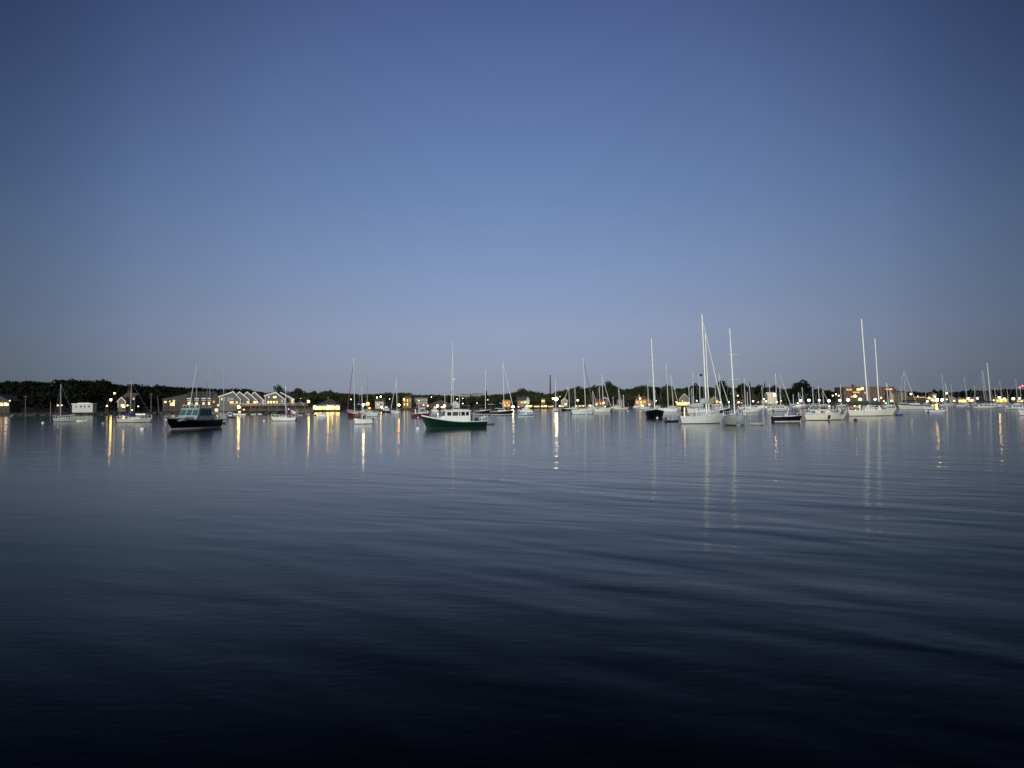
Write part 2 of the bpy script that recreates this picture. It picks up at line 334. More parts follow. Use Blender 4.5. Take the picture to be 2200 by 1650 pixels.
for row in [
 (157,811,66,'massive black tree crown directly above the long white trailer',45,'broad',LEAF3),
 (222,812,34,'dark rounded tree on the hill crest just left of the glowing gabled cottage',120,'broad',LEAF3),
 (60,815,50,'broad dark tree topping the slope near the left frame edge',120,'broad',LEAF3),
 (292,822,26,'small rounded tree top on the crest above the blue-covered sloop',140,'broad',LEAF3),
 (338,823,26,'rounded tree top on the crest above the utility pole',140,'broad',LEAF3),
 (601,826,32,'dark dense tree rising directly behind the right grey condominium gable',60,'broad',LEAF),
 (640,831,38,'broad tree behind the small lit boathouse',70,'broad',LEAF),
 (652,846,34,'yellow-green lamp-lit tree beside the small lit boathouse',25,'broad',LEAF2),
 (676,837,22,'tree between the lamp-lit tree and the bright restaurant roof',90,'broad',LEAF),
 (710,836,30,'rounded tree directly behind the chimney of the bright restaurant',85,'broad',LEAF),
 (748,843,30,'dark tree behind the mast of the red sloop',60,'broad',LEAF),
 (835,846,28,'dark tree behind the white and black motor cruiser',60,'broad',LEAF),
 (890,863,12,'small dark bush in front of the long brick mill',12,'broad',LEAF),
 (866,843,26,'dark tree behind the yellow floodlit house',95,'broad',LEAF),
 (1045,838,12,'pointed tree behind the mast of the left black-hulled sloop',70,'conifer',LEAF3),
 (1018,850,34,'rounded tree left of the mast of the left black-hulled sloop',50,'broad',LEAF),
 (1064,845,30,'bushy tree between the two black-hulled sloops',50,'broad',LEAF),
 (1125,833,40,'tall rounded tree behind the glowing white gabled house left of the chimney',95,'broad',LEAF),
 (1152,846,34,'bushy tree in front of the foot of the tall brick chimney',50,'broad',LEAF2),
 (1180,850,26,'olive tree directly below the tall brick chimney',45,'broad',LEAF2),
 (1205,838,26,'tree just right of the tall brick chimney',80,'broad',LEAF),
 (1241,828,40,'broad rounded tree left of the mast of the central white sloop',95,'broad',LEAF),
 (1278,825,34,'rounded tree crown right of the mast of the central white sloop',95,'broad',LEAF),
 (1309,817,30,'tallest rounded tree of the central wood, above the red-roofed house',100,'broad',LEAF),
 (1268,848,34,'olive tree in front of the wood beside the red-roofed house',30,'broad',LEAF2),
 (1350,845,44,'wide olive tree left of the orange-lit house',35,'broad',LEAF2),
 (1379,825,38,'broad dark tree behind the orange-lit house',90,'broad',LEAF),
 (1434,822,26,'square-topped dark tree right of the navy sloop mast',80,'broad',LEAF),
 (1412,829,26,'dark tree immediately behind the navy sloop mast',80,'broad',LEAF3),
 (1452,838,30,'olive tree left of the pinkish gabled house with the lit porch',45,'broad',LEAF2),
 (1475,829,16,'small round tree top behind the pinkish gabled house',100,'broad',LEAF3),
 (1494,821,30,'dark tree behind the masts left of the tallest mast',75,'broad',LEAF3),
 (1549,815,36,'big dark tree directly behind the tall slanting forestay',75,'broad',LEAF3),
 (1530,832,28,'tree behind the tan gabled cottage',60,'broad',LEAF),
 (1595,820,24,'dark tree immediately right of the mast of the bow-on sloop',75,'broad',LEAF3),
 (1611,820,11,'pointed conifer third from the right end of the wood',80,'conifer',LEAF3),
 (1629,825,28,'round dark tree between two pointed conifers',70,'broad',LEAF3),
 (1643,821,11,'pointed conifer right of the round dark tree',80,'conifer',LEAF3),
 (1664,825,26,'dark tree behind the white lamp-lit gable',70,'broad',LEAF3),
 (1726,813,50,'largest lone tree, rounded, standing left of the big brick mill',60,'broad',LEAF3),
 (1708,832,30,'lower bushy tree at the left foot of the largest lone tree',45,'broad',LEAF3),
 (1762,832,24,'dark tree right of the largest lone tree',60,'broad',LEAF3),
 (1782,836,24,'low dark tree left of the big brick mill',60,'broad',LEAF3),
 (2006,834,16,'small round tree behind the beige tower house at right',90,'broad',LEAF3),
 (2021,836,14,'second small round tree right of the beige tower house',90,'broad',LEAF3),
 (2086,834,16,'small tree top in the far tree line behind the lit quay at right',90,'broad',LEAF3)]:
    tree(row[0], row[1], row[2], row[3], row[4], row[5], row[6], TG)

# ---------------------------------------------------------------- buildings
SHIN = mat('grey_shingle_wall', (.115,.108,.102), .9, scale=2, var=.25)
ROOF = mat('dark_shingle_roof', (.030,.031,.034), .9, var=.3)
ROOFR = mat('reddish_roof', (.16,.055,.045), .9, var=.2)
ROOFB = mat('brown_roof', (.075,.062,.056), .9, var=.2)
BRICK = mat('red_brick_wall', (.105,.058,.046), .9, scale=1, var=.3)
PINK = mat('pinkish_wall', (.155,.115,.105), .9)
BEIGE = mat('beige_wall', (.26,.21,.15), .9)
WWALL = mat('white_clapboard_wall', (.46,.45,.42), .8)
TRIM = mat('white_trim', (.62,.62,.58), .7)
YEL = mat('lamplit_yellow_wall', (.22,.145,.055), .9)  # yellow lamplight on the lit facades put into the wall colour
BROWN = mat('brown_wall', (.055,.044,.039), .9)  # darkened further so the wall colour holds the dim left edge
LAVI = mat('pale_stone_wall', (.17,.155,.145), .9)
BLAZE = mat('blazing_yellow_light', (.1,.08,.03), emit=(1,.72,.22), es=4.5)
def win(parent, T, u, z, w_, h_, glass, v=0, frame=TRIM, nm='window'):
    f_ = MB(); e = .09
    for (a, b_, c, d) in ((u-w_/2-e, z-e, u+w_/2+e, z), (u-w_/2-e, z+h_, u+w_/2+e, z+h_+e), (u-w_/2-e, z, u-w_/2, z+h_), (u+w_/2, z, u+w_/2+e, z+h_)):
        f_.prism([(a,b_),(c,b_),(c,d),(a,d)], v-.12, v+.05, 0, T)
    o = f_.build(nm, frame, parent)
    g_ = MB(); g_.prism([(u-w_/2,z),(u+w_/2,z),(u+w_/2,z+h_),(u-w_/2,z+h_)], v-.05, v+.02, 0, T); g_.build('pane', glass, o)
    return o
def house(x0, x1, yb, ye, yr, label, off=15, wall=WWALL, roof=ROOF, face='gable', deep=9, wins=(), chim=None, door=None, trim=False, name='house', apex=.5, cat='house', rot=0, group=None, eave2=None, over=.35):
    """x0..x1 wall extent, yb base, ye eave, yr ridge in photo pixels; wins=(fraction across, fraction up the wall, w, h, material)"""
    xc = (x0+x1)/2; D = sdepth(xc)+off; k = D/F; W = (x1-x0)*k; base = at(xc, yb, D)
    gz = min(ground(xc, off), base.z)-1.0
    he = (yb-ye)*k; hr = (yb-yr)*k; dn = base.z-gz
    o = empty(name, (base.x, D, base.z), R(rot), label=label, cat=cat, group=group)
    m_ = MB(); he2 = he if eave2 is None else (yb-eave2)*k
    if face == 'gable':
        ax = -W/2+W*apex
        m_.prism([(-W/2,-dn),(W/2,-dn),(W/2,he2),(ax,hr),(-W/2,he)], 0, deep)
        r_ = MB(); th = .22
        r_.prism([(-W/2-over,he-over*(hr-he)/max(.1,W*apex)),(ax,hr),(ax,hr+th),(-W/2-over,he+th-over*(hr-he)/max(.1,W*apex))], -over, deep+over)
        r_.prism([(ax,hr),(W/2+over,he2-over*(hr-he2)/max(.1,W*(1-apex))),(W/2+over,he2+th-over*(hr-he2)/max(.1,W*(1-apex))),(ax,hr+th)], -over, deep+over)
        m_.build('wall', wall, o); r_.build('roof', roof, o)
        if trim:
            q = MB(); s1 = over*(hr-he)/max(.1,W*apex); s2 = over*(hr-he2)/max(.1,W*(1-apex))
            q.prism([(-W/2-over,he-s1-.35),(ax,hr-.35),(ax,hr+th+.04),(-W/2-over,he+th-s1+.04)], -over-.08, -over-.003)
            q.prism([(ax,hr-.35),(W/2+over,he2-s2-.35),(W/2+over,he2+th-s2+.04),(ax,hr+th+.04)], -over-.08, -over-.003)
            q.box((-W/2+.14,-.03,he/2), (.28,.06,he-.1)); q.box((W/2-.14,-.03,he2/2), (.28,.06,he2-.1))
            q.build('trim', TRIM, o)
    elif face == 'side':
        m_.prism([(-dn,0),(-dn,0)], 0, 1) if False else None
        pl = [(0,-dn),(deep,-dn),(deep,he),(deep/2,hr),(0,he)]
        T2 = lambda u, v, z: (v, u, z)
        m_.prism(pl, -W/2, W/2, 0, T2); r_ = MB(); th = .22; s1 = over*(hr-he)/(deep/2)
        r_.prism([(-over,he-s1),(deep/2,hr),(deep/2,hr+th),(-over,he-s1+th)], -W/2-over, W/2+over, 0, T2)
        r_.prism([(deep/2,hr),(deep+over,he-s1),(deep+over,he-s1+th),(deep/2,hr+th)], -W/2-over, W/2+over, 0, T2)
        m_.build('wall', wall, o); r_.build('roof', roof, o)
    elif face == 'hip':
        m_.box((0,deep/2,(he-dn)/2), (W,deep,he+dn)); m_.build('wall', wall, o); r_ = MB(); e = over; i = min(W, deep)*.42
        vs = [(-W/2-e,-e,he),(W/2+e,-e,he),(W/2+e,deep+e,he),(-W/2-e,deep+e,he),(-W/2+i,deep/2,hr),(W/2-i,deep/2,hr)]
        r_.add(vs, [(3,2,1,0),(0,1,5,4),(1,2,5),(2,3,4,5),(3,0,4)]); r_.build('roof', roof, o)
    else:
        m_.box((0,deep/2,(he-dn)/2), (W,deep,he+dn)); m_.build('wall', wall, o)
        r_ = MB(); r_.box((0,deep/2,he+.2), (W+.5,deep+.5,.4)); r_.box((0,deep/2,he+.55), (W*.6,deep*.5,.3)); r_.build('roof', roof, o)
    for (fu, fz, ww, hh, mt) in wins: win(o, None, -W/2+W*fu, he*fz, ww, hh, mt)
    if chim is not None:
        c = MB(); cx = -W/2+W*chim; c.box((cx,deep/2,hr+.2), (.8,.8,2.4)); c.box((cx,deep/2,hr+1.45), (1.0,1.0,.15)); c.build('chimney', BRICK, o)
    if door is not None:
        d_ = MB(); cx = -W/2+W*door; d_.box((cx,-.03,1.05), (1.0,.08,2.1)); dd = d_.build('door', BROWN, o)
        h_ = MB(); h_.ball((cx+.38,-.1,1.0), .05, 6); h_.build('handle', ALU, dd)
    return o
def row(n, z, w_, h_, m_, a=.1, b_=.9): return [(a+(b_-a)*i/(max(1, n-1)), z, w_, h_, m_) for i in range(n)]
# left
house(-40,20,873,862,848,'dark gabled house blazing with warm light at the left frame edge',12,BROWN,ROOF,'gable',8,[(.72,.1,1.2,1.5,LITW),(.84,.15,1.0,1.4,LITW),(.95,.1,.7,1.2,LITW),(.62,.1,.8,1.2,LITO)],door=.5,apex=.6)
house(155,199,881,868.5,867,'long low white trailer with four small dark windows on the left shore',7,WWALL,TRIM,'flat',3,[(.19,.45,.6,.8,GLASS),(.43,.45,.8,.9,GLASS),(.62,.45,.7,.9,GLASS),(.83,.45,.8,.9,GLASS)],name='trailer',cat='trailer')
house(253,270,876,862,853.5,'small pinkish gabled cottage with a glowing front, behind the blue-covered sloop',14,PINK,ROOFB,'gable',7,[(.62,.15,1.7,1.3,LITW)],trim=True)
house(264,290,868,852,845,'dark brown-roofed cottage with chimney just behind the small pinkish cottage',26,BROWN,ROOFB,'side',7,[(.9,.6,.8,.8,LITO),(.8,.2,.9,.9,LIT)],chim=.2)
house(350,362,877,858,854,'tiny shed with one lit window at the left end of the brown shingled house',9,BROWN,ROOFB,'flat',4,[(.45,.6,1.2,.9,LITW)],name='shed',cat='shed')
house(363,412,873,855,846,'long brown shingled house whose left end glows yellow',12,BROWN,ROOFB,'gable',8,[(.09,.1,.9,1.2,LITW),(.2,.08,1.2,1.5,LITW),(.22,.55,1.0,.9,LIT),(.04,.5,.6,.8,LIT)],apex=.92)
o = house(400,456,874,858,842,'row of dormered units with four square lit windows under one dark roof',10,BROWN,ROOF,'side',8,
      [(.11,.28,1.2,1.3,LITW),(.41,.28,1.0,1.2,LITW),(.67,.28,1.1,1.2,LIT),(.88,.28,.9,1.3,LITW),(.22,.35,.4,.5,LITO)],name='row_house')
for fx in (.11,.41,.67,.88):
    W_ = 56*(sdepth(428)+10)/F; d_ = MB(); cx = -W_/2+W_*fx; zz = 16*(sdepth(428)+10)/F
    d_.box((cx, 1.0, zz*.98), (2.1, 2.2, 1.2)); d_.box((cx, .9, zz*.98+.7), (2.4, 2.5, .2)); d_.build('dormer', TRIM, o)
house(453,474,876,854,843,'narrow brown gabled house between the dormered row and the grey condominiums',9,BROWN,ROOF,'gable',10,[(.3,.5,.7,.8,LITO),(.75,.15,.8,.9,LIT)],trim=False)
# grey condominiums : sawtooth gables on a quay
CG = 'grey shingled waterfront condominiums'
for i, (x0, x1, ye, yr, ye2, ap, lab) in enumerate([
   (471,517,852,841.5,857.5,.67,'widest grey shingled condominium, with white gable trim, at the left end of the row'),
   (503,536,853,842,858.5,.36,'second grey condominium gable from the left, mostly behind the widest one'),
   (520,552,853,842,859.5,.36,'third grey condominium gable, with a lit ground-floor window at its corner'),
   (536,567,853,842,860,.36,'fourth grey condominium gable, next to the gap in the row'),
   (569,612,850,843,858,.56,'grey condominium with a lit half-round window and four lit windows below it'),
   (592,632,849,843.5,858,.30,'last grey condominium with many tall windows at the right end of the row')]):
    wn = {0: [(.12,.6,.6,1.0,LIT),(.24,.55,.5,1.4,GLASS),(.42,.5,.5,1.6,GLASS),(.58,.62,1.6,.9,GLASS),(.58,.22,1.8,1.0,LIT),(.82,.22,.8,.9,LIT)],
          1: [(.9,.2,.8,1.2,LIT)], 2: [(.85,.2,1.0,1.2,LITW)], 3: [(.9,.25,.5,1.3,GLASS)],
          4: [(.2,.8,.6,.6,LIT),(.5,.75,1.6,.9,LITW),(.18,.2,.8,1.1,LITW),(.32,.2,.8,1.1,LITW),(.46,.2,.8,1.1,LITW),(.6,.2,.8,1.1,LIT),(.85,.2,.7,1.6,GLASS)],
          5: [(.52,.1,.35,2.4,GLASS),(.65,.1,.35,2.4,GLASS),(.78,.1,.35,2.4,GLASS),(.9,.2,.8,2.0,LIT)]}[i]
    house(x0,x1,870.5,ye,yr,lab,[8,9.5,11,12.5,8,10][i],SHIN,ROOF,'gable',11,wn,trim=True,apex=ap,name='condominium',cat='condominium',group=CG,eave2=ye2)
# pier platform under the condominiums
o = empty('pier', (0,0,0), label='long grey pier platform with white railing under the condominiums', cat='pier')
D = sdepth(565)+3; a = at(495, 870.5, D); b_ = at(662, 869.3, D); m_ = MB(); zc = a.z-.15
m_.box(((a.x+b_.x)/2, D+3.5, zc-.2), (b_.x-a.x, 7, .35)); m_.build('deck', TEAK, o)
m_ = MB(); m_.tube([(a.x,D,zc+.9),(b_.x,D,zc+.9)], .07); m_.tube([(a.x,D,zc+.45),(b_.x,D,zc+.45)], .04)
x = a.x
while x < b_.x: m_.cyl((x,D,zc),(x,D,zc+.9),.05); x += 2
m_.build('railing', TRIM, o)
x = a.x+1
while x < b_.x:
    p_ = MB(); p_.cyl((x,D+.3,-1.5),(x,D+.3,zc-.2),.2,.18,7); p_.build('piling', TEAK, o); p_ = MB(); p_.cyl((x,D+5,-1.5),(x,D+5,zc-.2),.2,.18,7); p_.build('piling', TEAK, o); x += 4.4
m_ = MB(); m_.box(((a.x+b_.x)/2, D+7.6, zc/2-.6), (b_.x-a.x, .5, zc+.4)); m_.build('retaining_wall', LAVI, o)
# boathouse, restaurant, town
house(633,651,884,868,858,'small peaked boathouse glowing pink and purple at the end of the condominium pier',4,PINK,ROOF,'gable',6,[(.3,.1,1.0,2.2,mat('purple_lit_window',(.5,.3,.8),.5,emit=(.62,.28,.75),es=1.0)),(.75,.1,1.0,2.2,mat('pink_lit_window',(.8,.4,.5),.5,emit=(.8,.35,.45),es=1.0))],trim=True)
o = house(684,722,872,868,857.5,'waterfront restaurant under a dark hipped roof with a glowing terrace',12,BROWN,ROOFB,'hip',14,[],chim=.37,name='restaurant',cat='restaurant')
k = (sdepth(700)+3)/F; o2 = empty('terrace_tent', tuple(at(699,881,sdepth(700)+3)), label='long white awning tent with blazing yellow light in front of the restaurant', cat='tent')
for i in range(8):
    m_ = MB(); W_ = 62*k/8; x = -31*k+W_*(i+.5); m_.box((x,2,9*k), (W_*.94,4,.2)); m_.prism([(x-W_*.47,9*k),(x+W_*.47,9*k),(x,9*k+.9)], 0, 4); m_.build('awning', WWALL, o2)
    m_ = MB(); m_.box((x,.4,4.6*k), (W_*.82,.1,7*k)); m_.build('lit_panel', BLAZE if i % 3 else LITW, o2)
    m_ = MB(); m_.cyl((x-W_*.47,0,-1),(x-W_*.47,0,9*k),.09); m_.build('post', TRIM, o2)
house(806,824,874,862,856,'pale little house behind the dock right of the orange lamp',20,WWALL,ROOFB,'side',7,[(.3,.3,.9,1,LIT),(.7,.3,.9,1,GLASS)])
house(865,884,873,854,849,'tall yellow floodlit house at the left end of the brick mill',28,YEL,ROOFB,'hip',9,[(.2,.1,.8,1.6,LITW),(.55,.1,.8,1.6,LITW),(.2,.55,.8,1.5,LIT),(.55,.55,.8,1.5,LIT),(.85,.55,.7,1.4,GLASS)],chim=.78)
house(883,919,873,855,853,'long pinkish brick mill with rows of dark windows behind the red lobster boat',34,PINK,ROOFB,'flat',12,row(7,.66,.7,1.3,GLASS)+row(7,.3,.7,1.3,GLASS),name='mill_building',cat='mill')
house(922,968,877,869,860,'low boat shed with a dark gabled roof behind the two glaring white lamps',10,BROWN,ROOFB,'gable',10,[(.3,.1,2.2,.9,LIT),(.62,.1,2.2,.9,LITW)],name='boat_shed',cat='shed')
house(971,986,874,866,861,'small white peaked shed behind the mast with the red flag',14,WWALL,ROOFB,'gable',6,[(.5,.2,1.2,1,GLASS)],name='shed',cat='shed')
house(1010,1037,850.5,846.5,844,'distant flat-roofed pink building on the hill left of the black-hulled sloops',210,PINK,ROOFR,'flat',12,row(5,.3,1.0,1.0,GLASS))
house(984,1010,851,848,846.5,'long low distant building on the hill, left of the flat-roofed pink one',205,LAVI,ROOFB,'flat',10,row(5,.3,.8,.8,GLASS))
house(1079,1097,874,860,856,'orange floodlit house behind the right black-hulled sloop',14,mat('orange_lit_wall',(.42,.22,.08),.9),ROOFB,'flat',8,[(.2,.5,1.2,1.2,LITO),(.6,.5,1.2,1.2,LITO),(.3,.1,1.2,1.2,LIT),(.75,.1,1.2,1.2,LITO)])  # orange floodlight put into the wall colour
house(1112,1138,868,860,853.5,'pale glowing gabled house with brown roof left of the tall chimney',26,BEIGE,ROOFB,'side',8,[(.35,.2,1.1,1.3,LIT),(.6,.2,1.4,1.6,LITW),(.82,.3,1.0,1.2,LIT)])
house(1131,1137,869,860,853,'narrow white gable front of the glowing house left of the tall chimney',23,WWALL,ROOFB,'gable',5,[(.5,.3,.9,1.1,LIT)],trim=True)
house(1163,1171,866,857,856,'small yellow-lit square house halfway to the starry lamp',30,YEL,ROOFB,'flat',6,[(.3,.3,1,1.4,LITW),(.75,.3,.9,1.4,LIT)])
house(1206,1219,872,861,855,'little warm-lit gabled house right of the starry bright lamp',20,BEIGE,ROOFB,'gable',7,[(.35,.4,1.2,1.2,GLASS),(.7,.1,1.8,1.6,LITW)],trim=True)
house(1275,1288,872,861.5,857,'red-roofed gabled house left of the pair of close masts',22,mat('red_wall',(.26,.08,.06),.9),ROOFR,'gable',7,[(.5,.1,1.4,1.2,LITW)])
house(1286,1302,870,861,857,'yellow-walled house with red roof behind the mast of the cream sloop',26,YEL,ROOFR,'side',7,[(.25,.2,1.2,1.2,LIT),(.6,.2,1.4,1.2,LITW)])
house(1293,1307,863,857,853.5,'grey-green gabled house above the red-roofed houses',46,LAVI,ROOFB,'gable',7,[(.5,.2,.9,.9,GLASS)],trim=True)
house(1326,1340,864,859,858,'small pale cottage behind the slanting masts right of centre',30,LAVI,ROOFB,'side',6,[(.5,.2,1,.8,GLASS)])
house(1365,1389,871,858,852,'orange-lit house with reddish gabled roof left of the navy sloop',16,mat('peach_wall',(.44,.27,.14),.9),ROOFR,'side',8,[(.5,.35,1.6,1.8,LITW),(.2,.3,1.2,1.6,LITO),(.8,.45,1.2,1.2,LIT)])
house(1380,1402,872,863,857,'pale cottage with white lit gable just left of the navy sloop mast',10,PINK,ROOFB,'gable',7,[(.7,.1,1.6,1.8,LIT)],apex=.7)
house(1460,1481,865,857,845.5,'pinkish house with a steep pointed gable above a brightly lit awning',22,PINK,ROOFB,'gable',8,[(.3,.3,.9,1.2,LIT),(.6,.3,.9,1.2,GLASS),(.5,1.1,.8,1,GLASS)],trim=True)
house(1456,1482,870,865,863.5,'long flat yellow-lit awning in front of the steep-gabled house',12,LITW,TRIM,'flat',4,[],name='awning',cat='awning')
house(1523,1545,864,858,851.5,'tan cottage with a low hipped roof under the tall slanting forestay',24,BEIGE,ROOFB,'gable',8,[(.3,.2,1,1,GLASS),(.85,.1,1.2,1.2,LIT)])
house(1536,1545,866,858,856,'yellow-lit lean-to at the right end of the tan cottage',18,YEL,ROOFB,'flat',5,[(.5,.2,2,1.6,LITW)],name='shed',cat='shed')
house(1582,1600,867,862,859,'low dark-roofed shed behind the bow-on sloop',14,BROWN,ROOFR,'side',7,[(.2,.1,1.2,1.2,LITW),(.6,.1,1.0,1.0,LIT)],name='shed',cat='shed')
house(1649,1668,853,849,843,'white gabled house floodlit from the right on the shore left of the largest lone tree',40,WWALL,TRIM,'side',8,[(.75,.1,2.2,1.5,LITW)])
house(1636,1649,865,860,858,'lit cabin beside the masts right of the conifers',14,BEIGE,ROOFB,'gable',6,[(.3,.1,1.4,1.6,LIT),(.7,.2,1.2,1.4,LITW)],name='cabin',cat='cabin')
MILLW = row(12,.78,2.2,2.6,GLASS,.05,.95)
o = house(1813,1922,866,832,830,'huge red brick mill with rows of windows, its upper floors lit orange',70,BRICK,ROOFB,'flat',22,
  row(9,.50,2.4,2.4,GLASS,.06,.94)+row(9,.22,2.4,2.4,GLASS,.06,.94)+[(.08,.8,2.6,2.2,LITO),(.14,.8,2.6,2.2,LITO),(.30,.80,5,2.6,LITW),(.37,.84,3.6,3,LITW),(.22,.64,4,1.6,LITO),(.29,.64,3,1.6,LITO),(.17,.36,4,1.8,LITO),(.24,.36,3,1.8,LITO),(.42,.6,2,2,LITO),(.56,.78,3,2.2,GLASS),(.70,.78,3,2.2,GLASS),(.86,.82,3,1.6,LITO),(.93,.82,3,1.6,LIT)],name='mill_building',cat='mill')
m_ = MB(); m_.box((-14,6,20.3), (4.4,4.4,3.4)); m_.box((-14,6,22.2), (5,5,.5)); m_.build('stair_tower', LAVI, o)
house(1911,1921,866,848,838,'narrow beige gabled tower at the right end of the huge brick mill',55,BEIGE,ROOFB,'gable',8,[(.5,.3,1.5,2,GLASS),(.5,.6,1.5,2,GLASS)],apex=.15)
house(1920,1950,868,843,842,'long dark brick wing right of the huge brick mill',62,BRICK,ROOFB,'flat',14,row(5,.6,1.8,2,GLASS)+row(5,.25,1.8,2,GLASS),name='mill_building',cat='mill')
house(1945,1990,868,852,851,'low dark warehouse with one long lit strip window, right of the brick mills',60,BROWN,ROOFB,'flat',14,[(.75,.85,12,.7,LITO)],name='warehouse',cat='warehouse')
house(2003,2013,866,846,842,'beige tower house rising over the cluster of yellow lamps at right',40,BEIGE,ROOFB,'hip',7,[(.5,.6,1.6,2,GLASS),(.3,.15,2,2,LIT)])
house(2058,2078,868,856,855,'low building with a long yellow-lit facade at the right quay',30,YEL,ROOFB,'flat',8,[(.25,.3,4,3,LIT),(.6,.3,4,3,LITW),(.88,.3,2,3,LIT)])
house(2040,2057,867,858,850,'grey domed boat shed behind the right-hand boats',34,LAVI,LAVI,'hip',10,[(.5,.1,3,3,GLASS)],name='boat_shed',cat='shed')
house(2078,2096,866,854,852,'orange-lit low building right of the long yellow-lit facade',34,PINK,ROOFB,'flat',8,[(.3,.3,2.4,2.4,LITW),(.7,.3,2.4,2.4,LITO)])
house(2140,2166,868,855,852,'fully lit golden pavilion near the right frame edge',30,YEL,ROOFB,'flat',8,[(.15,.2,3,4,LIT),(.45,.2,4,5,LITW),(.78,.2,4,4,LIT)],name='pavilion',cat='pavilion')
house(2184,2206,868,858,856,'low warm-lit building cut by the right frame edge',30,BEIGE,ROOFB,'flat',8,[(.2,.3,3,2.4,LIT),(.5,.3,3,2.4,LITW)])
# low waterfront shop fronts between x 1127 and 1260
for (x0, x1, y0, lab, mt) in [(1128,1142,869,'low shop front with a round yellow-lit bay near the light blue motorboat',LITW),(1146,1160,870,'low lit shop front left of centre in the row below the chimney',LIT),(1161,1176,869,'lit shop front with pinkish gable directly below the chimney',LITW),(1176,1190,871,'low lit shop front just left of the starry lamp',LIT),(1200,1212,870,'low yellow shop front just right of the starry lamp',LITW),(1241,1258,869,'lit waterfront shop front behind the dark boom of the central sloop',LITW),(1262,1277,868,'lit waterfront kiosk right of the mast of the central sloop',LIT)]:
    house(x0,x1,876.5,y0+1.5,y0,lab,6,BEIGE,ROOFB,'side',5,[(.25,.2,1.3,1.4,mt),(.75,.2,1.5,1.5,mt),(.5,.2,.9,1.2,LIT)],name='shop_front',cat='shop',group='low lit shop fronts along the quay')
# tall chimney
D = 1050; a = at(1182.5, 860, D); tp = at(1181.5, 806.5, D); k = D/F
o = empty('brick_chimney', (a.x, D, 0), label='tall tapering red brick factory chimney rising above the trees', cat='chimney')
m_ = MB(); m_.cyl((0,0,0),(0,0,tp.z),2.35*k,1.15*k,12); m_.build('shaft', BRICK, o)
m_ = MB(); m_.cyl((0,0,tp.z-1.5),(0,0,tp.z+.4),1.35*k,1.5*k,12); m_.cyl((0,0,tp.z-8),(0,0,tp.z-7.4),1.4*k,1.4*k,12); m_.build('cap', BRICK, o)
D = 860; a = at(1924, 836, D); o = empty('mill_stack', (a.x, D, 0), label='short dark square stack on the skyline right of the huge brick mill', cat='chimney')
m_ = MB(); m_.box((0,0,a.z/2), (2.6,2.6,a.z), top=.8); m_.build('shaft', BRICK, o); m_ = MB(); m_.box((0,0,a.z+.3), (2.5,2.5,.6)); m_.build('cap', BRICK, o)
D = 900; a = at(1219, 826, D); o = empty('church_spire', (a.x, D, 0), label='tiny pale spire poking above the trees right of the tall chimney', cat='spire')
m_ = MB(); m_.box((0,0,a.z/2-3), (2.2,2.2,a.z-6)); m_.build('tower', WWALL, o); m_ = MB(); m_.cyl((0,0,a.z-6),(0,0,a.z),1.3,.05,8); m_.build('spire', WWALL, o)

# ---------------------------------------------------------------- lamps and poles
def lamp(px, py, label, kind='warm', r=.45, off=4, yb=None, group='lamps along the shore', name='street_lamp', D=None):
    D = D or sdepth(px)+off; p = at(px, py, D); gz = ground(px, off)-.3 if D > sdepth(px) else -.5
    o = empty(name, (p.x, D, gz), label=label, cat='lamp', group=group); h = p.z-gz
    m_ = MB(); m_.cyl((0,0,0),(0,0,h-r*.8),.09,.07,6); m_.build('pole', DARK, o)
    m_ = MB(); m_.ball((0,0,h), r, 10); m_.build('globe', LAMPS[kind], o)
    m_ = MB(); m_.cyl((0,0,h+r*.85),(0,0,h+r*1.2),r*.7,r*.15,8); m_.build('cap', DARK, o); return o
STRONG = {(238,859): 'Swarm', (266,874): 'Swarm', (663,862): 'Swarm', (705,874): 'Mwarm', (714,874): 'Mwarm', (724,874): 'Mwarm', (782,873): 'Swhite', (818,852): 'Mwarm', (820,875): 'Mwarm', (857,870): 'Sorange', (1102,874.5): 'Swhite', (1195,857): 'Swhite',
 (1379,872): 'Sorange', (1664,848): 'Swarm', (1837,851): 'Mwarm', (2013,859): 'Swarm', (2147,854): 'Mwarm'}
